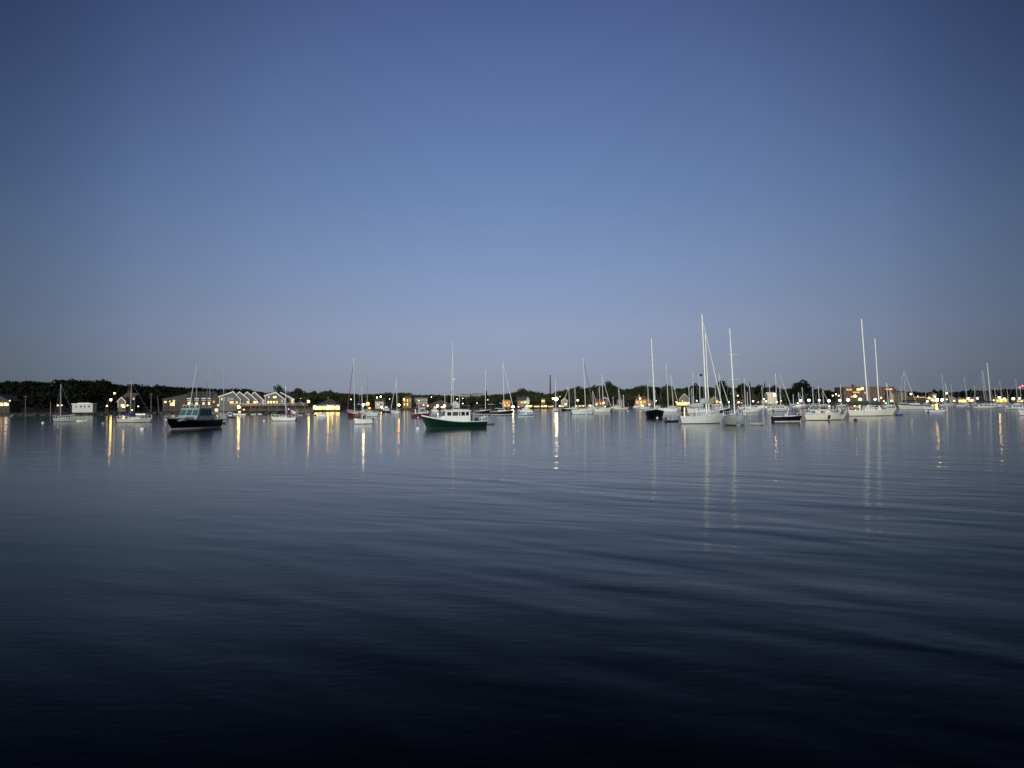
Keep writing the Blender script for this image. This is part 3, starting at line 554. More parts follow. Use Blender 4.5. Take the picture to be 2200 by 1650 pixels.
for a in [(13,868,'glaring lamp in front of the gabled house at the left frame edge','white',.55,6),(4,870,'orange lamp by the wall of the gabled house at the left frame edge','dimorange',.5,5),(21,861,'small dim lamp at the right corner of the house at the left frame edge','dim',.3,8),
 (124.5,871,'round orange lamp just left of the mast of the grey moored sloop','dimorange',.45,8),(133,870.5,'small white lamp just right of the mast of the grey moored sloop','dim',.28,8),
 (246,845,'highest of the four lamps left of the small pinkish cottage','warm',.5,30),(238,859,'bright lamp halfway up the slope left of the small pinkish cottage','warm',.45,20),(230,872,'lowest lamp on the ramp left of the small pinkish cottage','warm',.4,5),
 (266,874,'lamp at the foot of the small pinkish cottage','warm',.32,6),(274,871,'lamp right of the small pinkish cottage','warm',.35,8),(284,881,'low lamp beside the mast of the blue-covered sloop','warm',.3,2),(297,873,'slim yellow lamp right of the blue-covered sloop','dim',.35,8),
 (372,866,'bright lamp against the glowing end of the brown shingled house','warm',.55,6),(465,881,'glaring lamp near the water between dormered row and grey condominiums','warm',.7,3),(407,865,'lamp before the leftmost dormer','dim',.35,5),
 (553,864,'small lamp between the third and fourth grey condominium gables','dim',.3,4),
 (663,862,'yellow lamp on the post beside the lamp-lit tree','warm',.55,6),(645.5,857,'slender lit flood lamp rising behind the small boathouse','dim',.4,10),
 (676,873,'lamp at the left end of the restaurant terrace','white',.5,2),(705,874,'lamp in the middle of the restaurant terrace','white',.45,1),(714,874,'golden lamp right of the middle of the restaurant terrace','warm',.5,1),(724,874,'golden lamp at the right end of the restaurant terrace','warm',.5,1),
 (754,858,'tall lamp post left of the red sloop mast','dim',.4,6),(790,867.5,'large glowing orange sodium lamp behind the white open fishing boat','orange',1.25,6),(794,877,'lower orange lamp under the large orange lamp','dimorange',.7,2),
 (810,854,'white square flood lamp on the roof of the pale little house','white',.4,18),(818,852,'tall lamp post left of the white and black motor cruiser','warm',.35,5),(820,875,'low white lamp left of the white and black motor cruiser','warm',.45,2),(837,857,'tall lamp post right of the white and black motor cruiser','warm',.32,5),(857,870,'golden lamp behind the small mast right of the cruiser','orange',.75,4),
 (868,858,'floodlight on the yellow house beside the brick mill','warm',.5,20),(900,861,'lamp post in front of the long brick mill','dim',.35,20),(910,870,'small white lamp above the red lobster boat wheelhouse','white',.35,8),(919,871.5,'greenish-white lamp right of the brick mill','warm',.55,6),
 (940,872,'left one of two glaring lamps on the low boat shed','white',.85,5),(955,872,'right one of two glaring lamps on the low boat shed','white',.85,5),(927,853,'lone white light on the wooded slope above the boat shed','white',.3,90),
 (982,857,'small white light on the slope right of the mast with the flag','white',.25,60),(994,856,'second small white light on the slope behind the mast with the flag','white',.28,60),(994,867,'white lamp low behind the purple-covered yacht','white',.35,20),
 (1025,866,'thin lamp post left of the mast of the left black-hulled sloop','dim',.35,6),(1048,859,'orange-poled lamp right of the mast of the left black-hulled sloop','dimorange',.4,10),
 (1102,874.5,'large glaring white lamp at the bow of the right black-hulled sloop','white',.85,3),(1114,874,'orange lamp just right of the large glaring white lamp','dimorange',.5,4),(1133,872,'round yellow lamp under the glowing white gabled house','warm',.7,5),
 (1142,872,'small yellow lamp above the light blue motorboat','dim',.45,4),(1172,872,'orange-white lamp below the tall chimney','dim',.5,4),(1195,857,'starry dazzling lamp on the mast-high pole right of the tall chimney','white',1.25,8),(1188,856,'yellow glow lamp left of the dazzling lamp','dim',.8,14),(1203,852,'slim yellow lamp right of the dazzling lamp','dim',.3,14),
 (1203,872,'low golden lamp below the dazzling lamp','warm',.45,4),(1241,860,'round yellow lamp in the wood left of the central white sloop','dim',.9,40),(1216,868,'golden lamp on the porch of the little warm-lit gabled house','warm',.5,8),(1238,872,'reddish lamp near the stern of the central white sloop','dimorange',.5,3),
 (1282,867,'warm lamp between the red-roofed houses','warm',.45,8),(1298,865,'warm lamp right of the red-roofed houses','warm',.45,8),(1300,874,'white lamp low on the quay behind the cream sloop','white',.4,2),(1268,871,'cream lamp behind the short mast right of the central sloop','warm',.5,4),
 (1375,856,'yellow lamp on the orange-lit house','dim',.9,10),(1369,864,'small lamp left of the orange-lit house wall','dim',.4,8),(1379,872,'orange lamp low on the quay left of the navy sloop','orange',1.05,3),(1400,862,'white lamp at the right edge of the pale cottage','warm',.5,6),(1410,861,'small lamp right of the navy sloop mast','warm',.4,8),
 (1455,875,'large cream lamp above the stern of the big pale-green ketch','white',.8,-60),(1453,864,'small red-orange lamp left of the lit awning','dimorange',.7,8),(1497,861,'white lamp between the masts above the pale sail cover','white',.5,12),
 (1548,864,'bright lamp at the end of the tan cottage','white',.75,10),(1566,864,'yellow lamp at the foot of the shorter slanting stay','warm',.7,8),(1593,830,'pale light high among the trees behind the bow-on sloop','dim',.6,90),(1585,850,'pale lit gable lamp behind the bow-on sloop','dim',.8,30),
 (1587,864,'white lamp above the low dark-roofed shed','white',.6,6),(1618,862,'bright white lamp right of the bow-on sloop','white',.8,6),(1629,864,'small orange-pink lamp right of the bright white one','dimorange',.55,6),(1641,857,'orange lamp on the lit cabin','warm',.7,10),(1646,862,'white lamp in front of the lit cabin','white',.8,6),
 (1664,848,'bright flood lamp on the floodlit white gabled house','white',1.0,30),(1669,863,'long yellow lamp under the floodlit white house','warm',.8,6),(1678,861,'small yellow lamp right of the floodlit white house','warm',.5,6),
 (1720,861,'first big white lamp of the row below the largest lone tree','white',1.25,6),(1714,866,'small yellow lamp at the foot of the first big white lamp','warm',.7,5),(1738,860,'second big white lamp of the row, under the lone tree','white',1.35,6),(1760,860,'third big white lamp of the row, right of the lone tree','white',1.1,6),(1781,861,'fourth big white lamp of the row, left of the lit posts','white',1.35,6),
 (1789,850,'slim yellow post lamp, left of three close ones','warm',.7,10),(1796,847,'slim yellow post lamp, middle of three close ones','warm',.7,10),(1802,850,'slim yellow post lamp, right of three close ones','warm',.7,10),(1804,860,'white lamp below the three slim yellow lamps','white',1.2,6),
 (1822,859,'big white lamp at the left foot of the huge brick mill','white',1.5,6),(1837,851,'white lamp on the wall of the huge brick mill','white',1.0,30),(1848,858,'big white lamp left of the tallest right-hand mast','white',1.5,6),(1880,858,'white lamp between the two tall masts of the white ketch','white',1.1,6),(1893,854.5,'yellow lamp right of the mizzen mast of the white ketch','warm',.8,10),
 (1899,862,'yellow-green lamp above the bow of the white ketch','warm',.6,5),(1903,866,'green lamp above the bow of the white ketch','green',.9,3),(1915,861,'long orange lamp at the bow of the white ketch','warm',.9,6),
 (1957,846.5,'yellow lamp beside the slanting stay over the dark warehouse','warm',1.1,30),(1972,851,'small white lamp on the corner of the dark warehouse','dim',.5,30),
 (1992,862,'lowest left lamp of the yellow cluster by the beige tower house','warm',1.1,5),(1996,855,'upper left lamp of the yellow cluster by the beige tower house','warm',1.2,10),(2003,859,'middle lamp of the yellow cluster by the beige tower house','warm',1.3,6),(2008,852,'upper right lamp of the yellow cluster by the beige tower house','warm',.9,14),
 (2013,859,'dazzling white lamp right of the beige tower house','white',1.5,4),(2024,859,'second dazzling white lamp right of the beige tower house','white',1.5,4),(2033.5,845,'high yellow lamp between two masts right of the dazzling pair','warm',1.0,20),(2034,858,'small lamp below the high yellow lamp','warm',.6,6),(2050,861,'orange lamp in front of the grey domed shed','warm',.8,5),
 (2080,856,'bright white lamp right of the long yellow-lit facade','white',1.2,6),(2088,860,'yellow lamp on the orange-lit low building','warm',1.1,6),(2100,856,'white lamp left of the big right-hand sailboat masts','white',.9,6),(2063,861,'small golden lamp before the long yellow-lit facade','warm',.7,5),
 (2147,854,'dazzling golden lamp on the lit pavilion','white',1.0,12),(2158,857,'second golden lamp on the lit pavilion','warm',1.2,12),(2177,856.5,'round orange-yellow lamp right of the pavilion','warm',1.5,8),(2190,856,'golden lamp near the right frame edge','warm',1.0,8),(2135,860,'small lamp left of the golden pavilion','warm',.7,5),
 (2191,832,'left one of a pair of red lights high at the right frame edge','red',.9,60),(2197,829,'right one of a pair of red lights high at the right frame edge','red',.9,60)]:
    kd = STRONG.get((a[0], a[1]), a[3]); lamp(*a[:3], kd, r=a[4], off=a[5])
# wooden poles and pilings
PG = 'poles standing at the left shore'
for (px, y0, y1, off, r, lab) in [(109,864,894,-6,.22,'grey piling standing in the water left of the grey moored sloop'),(55,850,880,14,.16,'faint utility pole before the dark trees at far left'),(325,845,886,5,.2,'tall utility pole with a crossbar left of the tiny shed'),
   (342,850,881,6,.18,'slightly leaning pole right of the tall utility pole'),(350.5,858,880,5,.16,'short pole in front of the tiny lit shed'),(232,858,885,2,.12,'left leg-like pole of the ramp by the lowest lamp'),(227,870,886,1,.12,'short tilted post at the ramp by the lowest lamp'),(667,866,884,4,.1,'thin post beside the lamp-lit tree')]:
    D = sdepth(px)+off; a = at(px, y0, D); b_ = at(px, y1, D); gz = min(b_.z, ground(px, off))-.6
    o = empty('wooden_pole', (a.x, D, gz), label=lab, cat='pole', group=PG)
    m_ = MB(); lean = .9 if px == 342 else 0; m_.cyl((0,0,0),(-lean,0,a.z-gz),r,r*.75,8); m_.build('post', TEAK if px != 667 else TRIM, o)
    if px in (325, 55): m_ = MB(); m_.box((0,0,a.z-gz-.4), (2.0,.14,.16)); m_.build('crossbar', TEAK, o)
# floating docks
for (x0, x1, yw, lab) in [(235,275,888.3,'low grey floating dock left of the blue-covered sloop'),(632,672,888.5,'floating dock with small boats right of the condominium pier'),(670,862,884.2,'long dark dock in front of the bright restaurant'),(1127,1290,878.3,'long dark quay edge below the lit shop fronts'),(1560,1720,872.3,'dark dock behind the row of boats at right of centre'),(1990,2200,867.8,'far low dock behind the right-hand boats')]:
    a, b_ = wl(x0, yw), wl(x1, yw); D = (a.y+b_.y)/2; L_ = (b_-a).length; ang = math.atan2(b_.y-a.y, b_.x-a.x)
    o = empty('floating_dock', ((a.x+b_.x)/2, D, 0), ang, label=lab, cat='dock', group='docks along the harbour edge')
    m_ = MB(); m_.box((0,0,.45), (L_,2.6,.22)); m_.build('deck', TEAK, o); m_ = MB()
    m_.box((0,0,.12), (L_*.98,2.0,.4)); m_.build('float', DARK, o)
    for i in range(5): m_ = MB(); m_.cyl((-L_/2+L_*(i+.5)/5,1.5,-1),(-L_/2+L_*(i+.5)/5,1.5,1.9),.16,.14,7); m_.build('piling', TEAK, o)

# ---------------------------------------------------------------- boats
BG = 'sailboats moored in the harbour'; MG = 'motorboats moored in the harbour'
def hull(L, B, fs, fm, fb, top, bottom, deck, stripe=None, ovb=.09, ovs=.05, tr=.72, boot=.12, bootmat=None, stripe_h=.72, fine=2.1):
    """topsides + boot + bottom + deck as one skin ; returns MB with slots (top, bottom, deck, stripe, boot)"""
    m_ = MB(); NS = 18
    def half(s):
        if s < .42: return B/2*(tr+(1-tr)*math.sin(math.pi/2*s/.42))
        return B/2*max(.012, 1-((s-.42)/.58)**fine)
    def sheer(s): return fm+(fb-fm)*((s-.35)/.65)**1.7 if s > .35 else fm+(fs-fm)*((.35-s)/.35)**1.7
    lv = [(-.35, None), (0, None), (boot, None), (None, .5), (None, stripe_h), (None, .93), (None, 1.0)]
    rows = []
    for i in range(NS+1):
        s = i/NS; zs = sheer(s); hb = half(s); ring = []
        for z, fr in lv:
            z_ = z if z is not None else boot+(zs-boot)*fr; t = max(0, min(1, z_/zs))
            w_ = hb*(.80+.20*t**.7) if z_ >= 0 else hb*.5
            if s > .55: w_ *= 1-(1-min(1, max(0, t)))*.55*((s-.55)/.45)
            x = -L/2+ovs*L*(1-t)+(L*(1-ovb*(1-t)**1.2-ovs*(1-t)))*s if z_ >= 0 else -L/2+ovs*L+(L*(1-ovb-ovs))*s*.98
            ring.append((x, w_, z_))
        rows.append(ring)
    nl = len(lv)
    for side in (1, -1):
        vs = [(x, y*side, z) for r_ in rows for (x, y, z) in r_]
        for k in range(nl-1):
            mi = 1 if k == 0 else 4 if k == 1 else (3 if k in (4,) and stripe else (2 if k == 5 else 0))
            fs_ = []
            for i in range(NS):
                a = i*nl+k; q = (a, a+nl, a+nl+1, a+1); fs_.append(q if side < 0 else q[::-1])
            m_.add(vs, fs_, mi, True)
    # transom and deck
    r0 = rows[0]; vs = [(x, y, z) for x, y, z in r0]+[(x, -y, z) for x, y, z in r0]
    m_.add(vs, [(k, k+1, nl+k+1, nl+k) for k in range(1, nl-1)], 0); m_.add(vs, [(0, 1, nl+1, nl)], 1)
    vs = []
    for r_ in rows: x, y, z = r_[-1]; vs += [(x, y*.97, z-.06), (x, 0, z-.02), (x, -y*.97, z-.06)]
    m_.add(vs, [(i*3+k, i*3+k+1, i*3+k+4, i*3+k+3) for i in range(NS) for k in (0, 1)], 2)
    m_.half, m_.sheer, m_.L, m_.B = half, sheer, L, B
    return m_, [top, bottom, deck, stripe or top, bootmat or bottom]
def block(o, name, L, B, f0, f1, z0, z1, wf, mt, rb=.1, rf=.3, tw=.88, nwin=0, wmat=GLASS, wz=(.35,.85), front=0, wspan=(.08,.92), roofm=None, wedge=.04):
    """superstructure block between length fractions f0..f1 (0 stern, 1 bow)"""
    x0, x1 = -L/2+L*f0, -L/2+L*f1; h = z1-z0; W = B*wf
    xa, xb = x0+rb*h, x1-rf*h
    P = lambda x, s, z: (x, s, z)
    b_ = MB(); vs = [(x0,-W/2,z0),(x1,-W/2,z0),(x1,W/2,z0),(x0,W/2,z0),(xa,-W/2*tw,z1),(xb,-W/2*tw,z1),(xb,W/2*tw,z1),(xa,W/2*tw,z1)]
    b_.add(vs, [(3,2,1,0),(4,5,6,7),(0,1,5,4),(1,2,6,5),(2,3,7,6),(3,0,4,7)]); c = b_.build(name, mt, o)
    if roofm:
        r_ = MB(); r_.box(((xa+xb)/2, 0, z1+.05), (xb-xa+.35, W*tw+.25, .10)); r_.build('roof', roofm, c)
    def pt(u, v, s):
        z = z0+h*v; xl = x0+(xa-x0)*v; xr = x1+(xb-x1)*v; wy = W/2*(1+(tw-1)*v)+.015; return (xl+(xr-xl)*u, s*wy, z)
    for i in range(nwin):
        a = wspan[0]+(wspan[1]-wspan[0])*i/nwin; e = wspan[0]+(wspan[1]-wspan[0])*(i+1)/nwin-wedge
        g_ = MB()
        for s in (1, -1): g_.add([pt(a,wz[0],s),pt(e,wz[0],s),pt(e,wz[1],s),pt(a,wz[1],s)], [(0,1,2,3) if s < 0 else (3,2,1,0)])
        g_.build('window', wmat, c)
    for i in range(front):
        a = -.5+(i+.07)/front; e = -.5+(i+.93)/front; g_ = MB(); q = []
        for v, yy in ((.22,a),(.22,e),(.9,e),(.9,a)):
            xr = x1+(xb-x1)*v+.02; q.append((xr, yy*W*(1+(tw-1)*v)*.96, z0+h*v))
        g_.add(q, [(0,1,2,3)]); g_.build('windshield_pane', wmat, c)
    return c
def outboard(o, x, z=.35, y=0, s=1):
    m_ = MB(); m_.box((x-.15*s,y,z+.55*s), (.45*s,.36*s,.5*s), top=.8); m_.box((x-.12*s,y,z+.05*s), (.16*s,.14*s,.8*s)); m_.ball((x-.12*s,y,z-.35*s), .13*s, 6); return m_.build('outboard_motor', DARK, o)
def pxl(px, cxp, mpp, hd):
    c = math.cos(R(hd)); return (px-cxp)*mpp/(c if abs(c) > .3 else math.copysign(.3, c))
EDGE_DIM = {WHITE: mat('edge_darkened_white_gelcoat', (.46,.48,.46), .4), GREYW: mat('edge_darkened_grey_gelcoat', (.34,.36,.36), .4), CREAM: mat('edge_darkened_cream_gelcoat', (.44,.44,.38), .4), ALU: ALUD, DULL: mat('edge_darkened_dull_gelcoat', (.26,.27,.265), .5)}  # lens vignette put into darker copies of hull and mast colours
def sailboat(label, x0, x1, yw, hd=0, masts=(), top=WHITE, bottom=DARK, deck=WHITE, stripe=None, fb=None, cover=CVB, furl=True, cabin=True, ports=3, dodger=None, stays=True, near=False, bootmat=None, boom=True, deckcab=WHITE, backstay=True, ar=.29, mr=None, mmat=None, lenf=1.0, group=BG):
    xc = (x0+x1)/2; P = wl(xc, yw); D = P.y; k = D/F; th = R(hd); c, s = math.cos(th), math.sin(th)
    if abs(c) < .5: ar = max(ar, .36)
    if xc < 500 or xc > 1925: top, deck, deckcab, mmat = [EDGE_DIM.get(q, q) for q in (top, deck, deckcab, mmat or ALU)]
    L = (x1-x0)*k/(abs(c)*(.97 if abs(c) > .5 else .6)+ar*(.72 if abs(c) > .5 else 1)*abs(s))*lenf; B = ar*L
    D2_ = D+abs(s)*L*.25*(1 if abs(c) < .5 else 0)
    o = empty('sailboat', (P.x*D2_/D, D2_, 0), th, label=label, cat='sailboat', group=group)
    f = max(.5, fb*k if fb else .085*L)
    hm, mats = hull(L, B, f*1.0, f*.92, f*1.3, top, bottom, deck, stripe, ovb=.10, ovs=.05, tr=.62, bootmat=bootmat)
    hm.build('hull', mats, o); zd = f*.95
    r = (mr*1.05 if mr else max(.09, .0105*L, k*.58))
    if cabin:
        block(o, 'cabin', L, B, .34, .70, zd-.05, zd+.045*L, .52, deckcab, .2, 1.0, .85, ports, GLASS, (.35,.75), 0, (.08,.85), wedge=.09)
    if dodger: block(o, 'spray_hood', L, B, .24, .37, zd, zd+.11*L, .5, dodger, .15, .5, .75, 0)
    mats_x = []
    for i, (bx, tx, ty) in enumerate(masts):
        if i == 0 and abs(c) < .5: lx = .06*L
        else: lx = max(-.42*L, min(.45*L, pxl(bx, xc, k, hd)))
        H = (yw-ty)*k; dx = (tx-bx)*k
        base = Vector((lx, 0, zd)); topv = Vector((lx+dx*c, -dx*s, H)); m_ = MB(); rr = r*(1 if i == 0 else .8)
        m_.cyl(base, topv, rr, rr*.78, 7); mo = m_.build('mast', mmat or ALU, o); mats_x.append((base, topv, H))
        m_ = MB(); nsp = 2 if H > 14 else 1
        for q in range(nsp):
            pz = base.lerp(topv, (.42, .70)[q] if nsp == 2 else .5); m_.cyl((pz.x, -B*.21, pz.z), (pz.x, B*.21, pz.z), .028, .022, 4)
        m_.build('spreader', ALU, mo)
        if boom and abs(c) > -1:
            bl = min(.36*L if i == 0 else .2*L, lx+L*.46); zb = zd+.10*L if i == 0 else zd+.09*L
            if bl > .8:
                m_ = MB(); m_.cyl((lx,0,zb),(lx-bl,0,zb+.02*L),.07,.06,6); bo = m_.build('boom', ALU, o)
                if cover:
                    m_ = MB(); n_ = 7
                    for q in range(n_): 
                        u0, u1 = q/n_, (q+1)/n_; ra = .024*L*(1.25-.75*u0)+(.012*L if q == 0 else 0); rb_ = .024*L*(1.25-.75*u1)
                        m_.cyl((lx-.1-bl*u0,0,zb+.02*L*u0+ra*.7),(lx-.1-bl*u1,0,zb+.02*L*u1+rb_*.7),ra,rb_,8)
                    m_.build('sail_cover', cover, bo)
    if stays and mats_x:
        wr = max(.012, k*.09); m_ = MB(); bs, tv, H = mats_x[0]; fore = Vector((L*.49, 0, f*1.28))
        tf = bs.lerp(tv, .97)
        if furl:
            q = MB(); q.tube([fore.lerp(tf, .04), fore.lerp(tf, .3), fore.lerp(tf, .95)], [max(.115, k*.5), max(.11, k*.48), max(.06, k*.3)], 6)
            q.build('furled_jib', SAIL if furl is True else furl, o)
        m_.cyl(fore, tf, wr, wr, 4)
        if backstay: m_.cyl((-L*.49,0,f), tv, wr, wr, 4)
        for i, (b0, t0, h0) in enumerate(mats_x):
            for sd in (1, -1):
                sp = b0.lerp(t0, .5); m_.tube([(b0.x-.1, sd*B*.44, zd), (sp.x, sd*B*.21, sp.z), b0.lerp(t0, .93)], wr, 4)
        m_.build('rigging', WIRE, o)
    # pulpits and lifelines
    if near or D < 230:
        m_ = MB(); rr = .03; pts = []
        for q in range(9):
            u = .02+.96*q/8; xx = -L/2+L*u; yy = hm.half(u)*.95; zz = hm.sheer(u)
            pts.append((xx, yy, zz))
            for sd in (1, -1): m_.cyl((xx, sd*yy, zz-.05), (xx, sd*yy, zz+.65), rr, rr, 4)
        for sd in (1, -1): m_.tube([(a, sd*b_, c_+.65) for a, b_, c_ in pts], rr*.7, 4)
        for e in (0, -1): a, b_, c_ = pts[e]; m_.cyl((a, b_, c_+.65), (a, -b_, c_+.65), rr, rr, 4)
        m_.build('guard_rail', ALU, o)
    o['_L'] = L; o['_B'] = B; o['_f'] = f
    return o
S = sailboat
def clean(o):
    for q in ('_L','_B','_f'):
        if q in o.keys(): del o[q]
# --- left
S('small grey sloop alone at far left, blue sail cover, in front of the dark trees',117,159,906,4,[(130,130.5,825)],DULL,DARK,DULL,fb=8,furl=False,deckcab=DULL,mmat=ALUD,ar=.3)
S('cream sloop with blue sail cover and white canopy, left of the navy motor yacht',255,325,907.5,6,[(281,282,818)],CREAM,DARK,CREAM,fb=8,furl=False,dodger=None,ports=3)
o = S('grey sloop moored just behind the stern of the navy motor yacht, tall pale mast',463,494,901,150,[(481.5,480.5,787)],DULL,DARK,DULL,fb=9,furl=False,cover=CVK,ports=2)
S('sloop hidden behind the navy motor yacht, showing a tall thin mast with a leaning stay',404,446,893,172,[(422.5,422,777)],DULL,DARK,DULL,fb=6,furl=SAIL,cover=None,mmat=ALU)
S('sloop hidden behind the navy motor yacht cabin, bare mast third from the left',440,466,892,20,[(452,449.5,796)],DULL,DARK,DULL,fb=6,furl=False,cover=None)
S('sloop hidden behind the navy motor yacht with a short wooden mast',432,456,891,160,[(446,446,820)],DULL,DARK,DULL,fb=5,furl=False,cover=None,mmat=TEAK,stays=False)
S('white daysailer with low cuddy cabin and thin mast before the right condominiums',582,638,904.5,176,[(615,613.5,829)],WHITE,DARK,WHITE,fb=7.5,furl=False,cover=CVP,ports=1,boom=True)
S('red-hulled sloop with tall pale mast, left of the white open fishing boat',745,778,897,172,[(762,760,770)],RED,DRED,DULL,fb=10,furl=mat('red_furled_sailcloth',(.20,.03,.04),.8),cover=CVK,ports=2)
S('slim sloop with short mast behind the white open fishing boat, left of orange lamp',764,800,890,168,[(778,777.5,830)],DULL,DARK,DULL,fb=6,furl=False,cover=None)
S('grey sloop right of the orange lamp with a thin mast reaching above the trees',785,813,894.5,175,[(789.5,788,780)],GREYW,DARK,DULL,fb=8,furl=False,cover=None,ports=2,mmat=ALUD)
S('small white sloop with boxy cabin, mast and forestay, right of the white and black cruiser',837,862,890,150,[(853.5,852.5,813)],GREYW,DARK,WHITE,fb=7,cover=None,furl=True,ports=2)
S('tall white-masted yacht with purple sail cover hidden behind the green lobster boat',958,1008,889,15,[(974.5,973.5,734)],WHITE,DARK,WHITE,fb=8,furl=False,cover=CVP)
S('small sloop with a short mast behind the mast of the purple-covered yacht at left',948,966,884,10,[(956,956,848)],DULL,DARK,DULL,fb=4,furl=False,cover=None,stays=False)
S('small sloop with a short mast right of the mast of the purple-covered yacht',980,1000,884,10,[(987,987.5,846)],DULL,DARK,DULL,fb=4,furl=False,cover=CVP,stays=False)
S('left one of two black-hulled sloops, with a pale outboard on its stern and bare mast',1018,1055,890,10,[(1043,1044,794)],BLACK,WHITE,WHITE,stripe=None,fb=8,furl=False,cover=CVK,bootmat=WHITE)
S('right one of two black-hulled sloops, with a white slanting forestay down to its bow',1052,1104,890.5,4,[(1083,1081.5,778)],BLACK,WHITE,WHITE,fb=7.5,furl=True,cover=None,bootmat=WHITE)
# --- centre
S('small white sloop under the starry lamp right of the chimney',1186,1204,884,-120,[(1196.5,1196.5,812)],WHITE,DARK,WHITE,fb=6,furl=False,cover=CVK)
S('dark-hulled sloop with white deck between the chimney and the central white sloop',1205,1231,882.5,175,[(1223.5,1222.5,832)],NAVY,DARK,WHITE,fb=4.5,cover=CVK,furl=True)
S('small sloop just left of the central white sloop, with slim mast',1222,1242,880,10,[(1236.5,1235.5,829)],GREYW,DARK,WHITE,fb=4,furl=False,cover=None)
S('central white sloop with black sail cover, four portholes and the tallest mast of the middle',1227,1276,890.5,8,[(1258.5,1254.5,768)],SAGE,DARK,WHITE,fb=10.5,cover=CVK,furl=mat('dark_furled_sailcloth',(.10,.11,.13),.8),ports=4)
S('cream sloop right of the central white sloop with a thick white slanting forestay',1275,1313,885.5,4,[(1297,1294,804)],CREAM,DARK,CREAM,fb=8,cover=CVK,furl=True,ports=2)
S('small sloop behind the stern of the cream sloop, with a grey mast',1262,1284,879,8,[(1275,1274,840)],GREYW,DARK,DULL,fb=4,cover=None,furl=True)
S('sloop behind the cream sloop with a mast close beside its mast',1280,1302,878,176,[(1289.5,1288,831)],DULL,DARK,DULL,fb=4,cover=None,furl=False)
S('distant cream yawl right of the cream sloop under leaning masts',1311,1336,877,4,[(1331,1329.5,834),(1318,1317,852)],CREAM,DARK,CREAM,fb=3.5,cover=None,furl=True)
S('low cream daysailer on the water right of the distant cream yawl',1319,1351,879.5,3,[(1341,1339.5,848)],CREAM,DARK,CREAM,fb=3.5,cover=None,furl=False,cabin=False)
S('small white sloop in front of the orange-lit house, short mast',1362,1378,875.5,5,[(1373.5,1373.5,847)],WHITE,DARK,WHITE,fb=3.5,cover=None,furl=False)
S('white sloop left of the navy sloop, its tall mast against the dark tree',1373,1397,879.5,8,[(1393.5,1392.5,826)],GREYW,DARK,WHITE,fb=5,cover=CVK,furl=False)
S('navy sloop seen bow-on with a tall white mast, a small white buoy at its bow',1387,1426,898,-99,[(1405.5,1400.5,725)],NAVY,NAVY,DULL,fb=15,cover=CVK,furl=False,ports=0,cabin=True,mr=.16,lenf=1.32)
S('small distant sloop behind the navy sloop, mast just right of the tall white mast',1404,1420,876,8,[(1408.5,1407,835)],DULL,DARK,DULL,fb=4,cover=None,furl=False)
S('white sloop right of the navy sloop with a tall mast and dark furled sail',1414,1455,885.5,184,[(1436,1433,781)],WHITE,DARK,WHITE,fb=8,cover=None,furl=False,ports=2)
S('sloop with leaning mast and white slanting stay just right of the white sloop',1434,1459,878,4,[(1447,1442,805)],DULL,DARK,WHITE,fb=4,cover=None,furl=True)
S('big pale-green ketch with red waterline, pale sail cover and the tallest mast in the picture',1457,1558,910,7,[(1519,1512.3,675)],SAGE,DRED,GREYW,fb=17,cover=None,furl=True,ports=5,bootmat=DRED,near=True,mr=.15,ar=.27,deckcab=SAGE)
S('yacht behind the big pale-green ketch, its white mast close right of the tallest mast',1500,1548,893,5,[(1523.5,1518,716)],DULL,BLACK,GREYW,fb=9,cover=None,furl=False,ports=3,mr=.17)
S('black-hulled sloop behind the bow of the big pale-green ketch, with two stays',1530,1569,889,4,[(1549,1546.5,803)],BLACK,BLACK,WHITE,fb=10,cover=None,furl=True,ports=2)
S('small sloop in front of the tan cottage with a short mast and thin stay',1528,1552,873,4,[(1538.5,1537.5,837)],DULL,DARK,WHITE,fb=4,cover=CVK,furl=False)
S('sloop with a bare mast before the right edge of the pinkish gabled house',1462,1492,886,176,[(1482,1480.5,829)],DULL,DARK,WHITE,fb=6,cover=None,furl=False)
S('sloop with a short bare mast second left of the pale sail cover',1474,1500,887,6,[(1487.5,1486.8,835)],WHITE,DARK,WHITE,fb=6,cover=None,furl=False)
S('white sloop with a masthead higher than the trees left of the black-flagged mast',1478,1510,888,174,[(1491,1489.8,798)],WHITE,DARK,WHITE,fb=8,cover=None,furl=False)
S('sloop whose mast carries a small black flag, behind the big pale-green ketch',1492,1524,889,4,[(1505.5,1502.5,801)],WHITE,DARK,WHITE,fb=8,cover=None,furl=False)
S('grey-white sloop seen bow-on with blue sail cover, right of the pale-green ketch',1553,1604,914,-104,[(1580.5,1572.5,703)],WHITE,BLACK,GREYW,fb=20,cover=CVB,furl=False,ports=0,near=True,mr=.13,ar=.32,lenf=1.3)
S('cream sloop right behind the bow-on sloop, low on the water',1594,1629,886.5,3,[(1602,1599.8,812)],CREAM,DARK,WHITE,fb=5.5,cover=CVK,furl=False)
S('small white sloop right of the bow-on sloop with a short thick mast',1600,1630,879.5,175,[(1613,1611,829)],WHITE,DARK,WHITE,fb=5,cover=None,furl=False,ports=2)
S('tiny sloop with a very short mast among the lamps right of the bow-on sloop',1598,1614,875,8,[(1606.5,1606,842)],DULL,DARK,DULL,fb=4,cover=None,furl=False,stays=False)
S('white sloop in front of the lit cabin with a grey mast',1624,1652,877,176,[(1639.5,1637.5,832)],WHITE,DARK,WHITE,fb=5,cover=None,furl=False)
S('sloop with a tall mast left of the floodlit white house',1642,1668,879,6,[(1656,1653.5,824)],WHITE,DARK,WHITE,fb=5,cover=None,furl=False)
S('sloop with the highest mast in front of the floodlit white house',1655,1684,876,6,[(1669,1667.5,802)],WHITE,DARK,WHITE,fb=4,cover=None,furl=False)
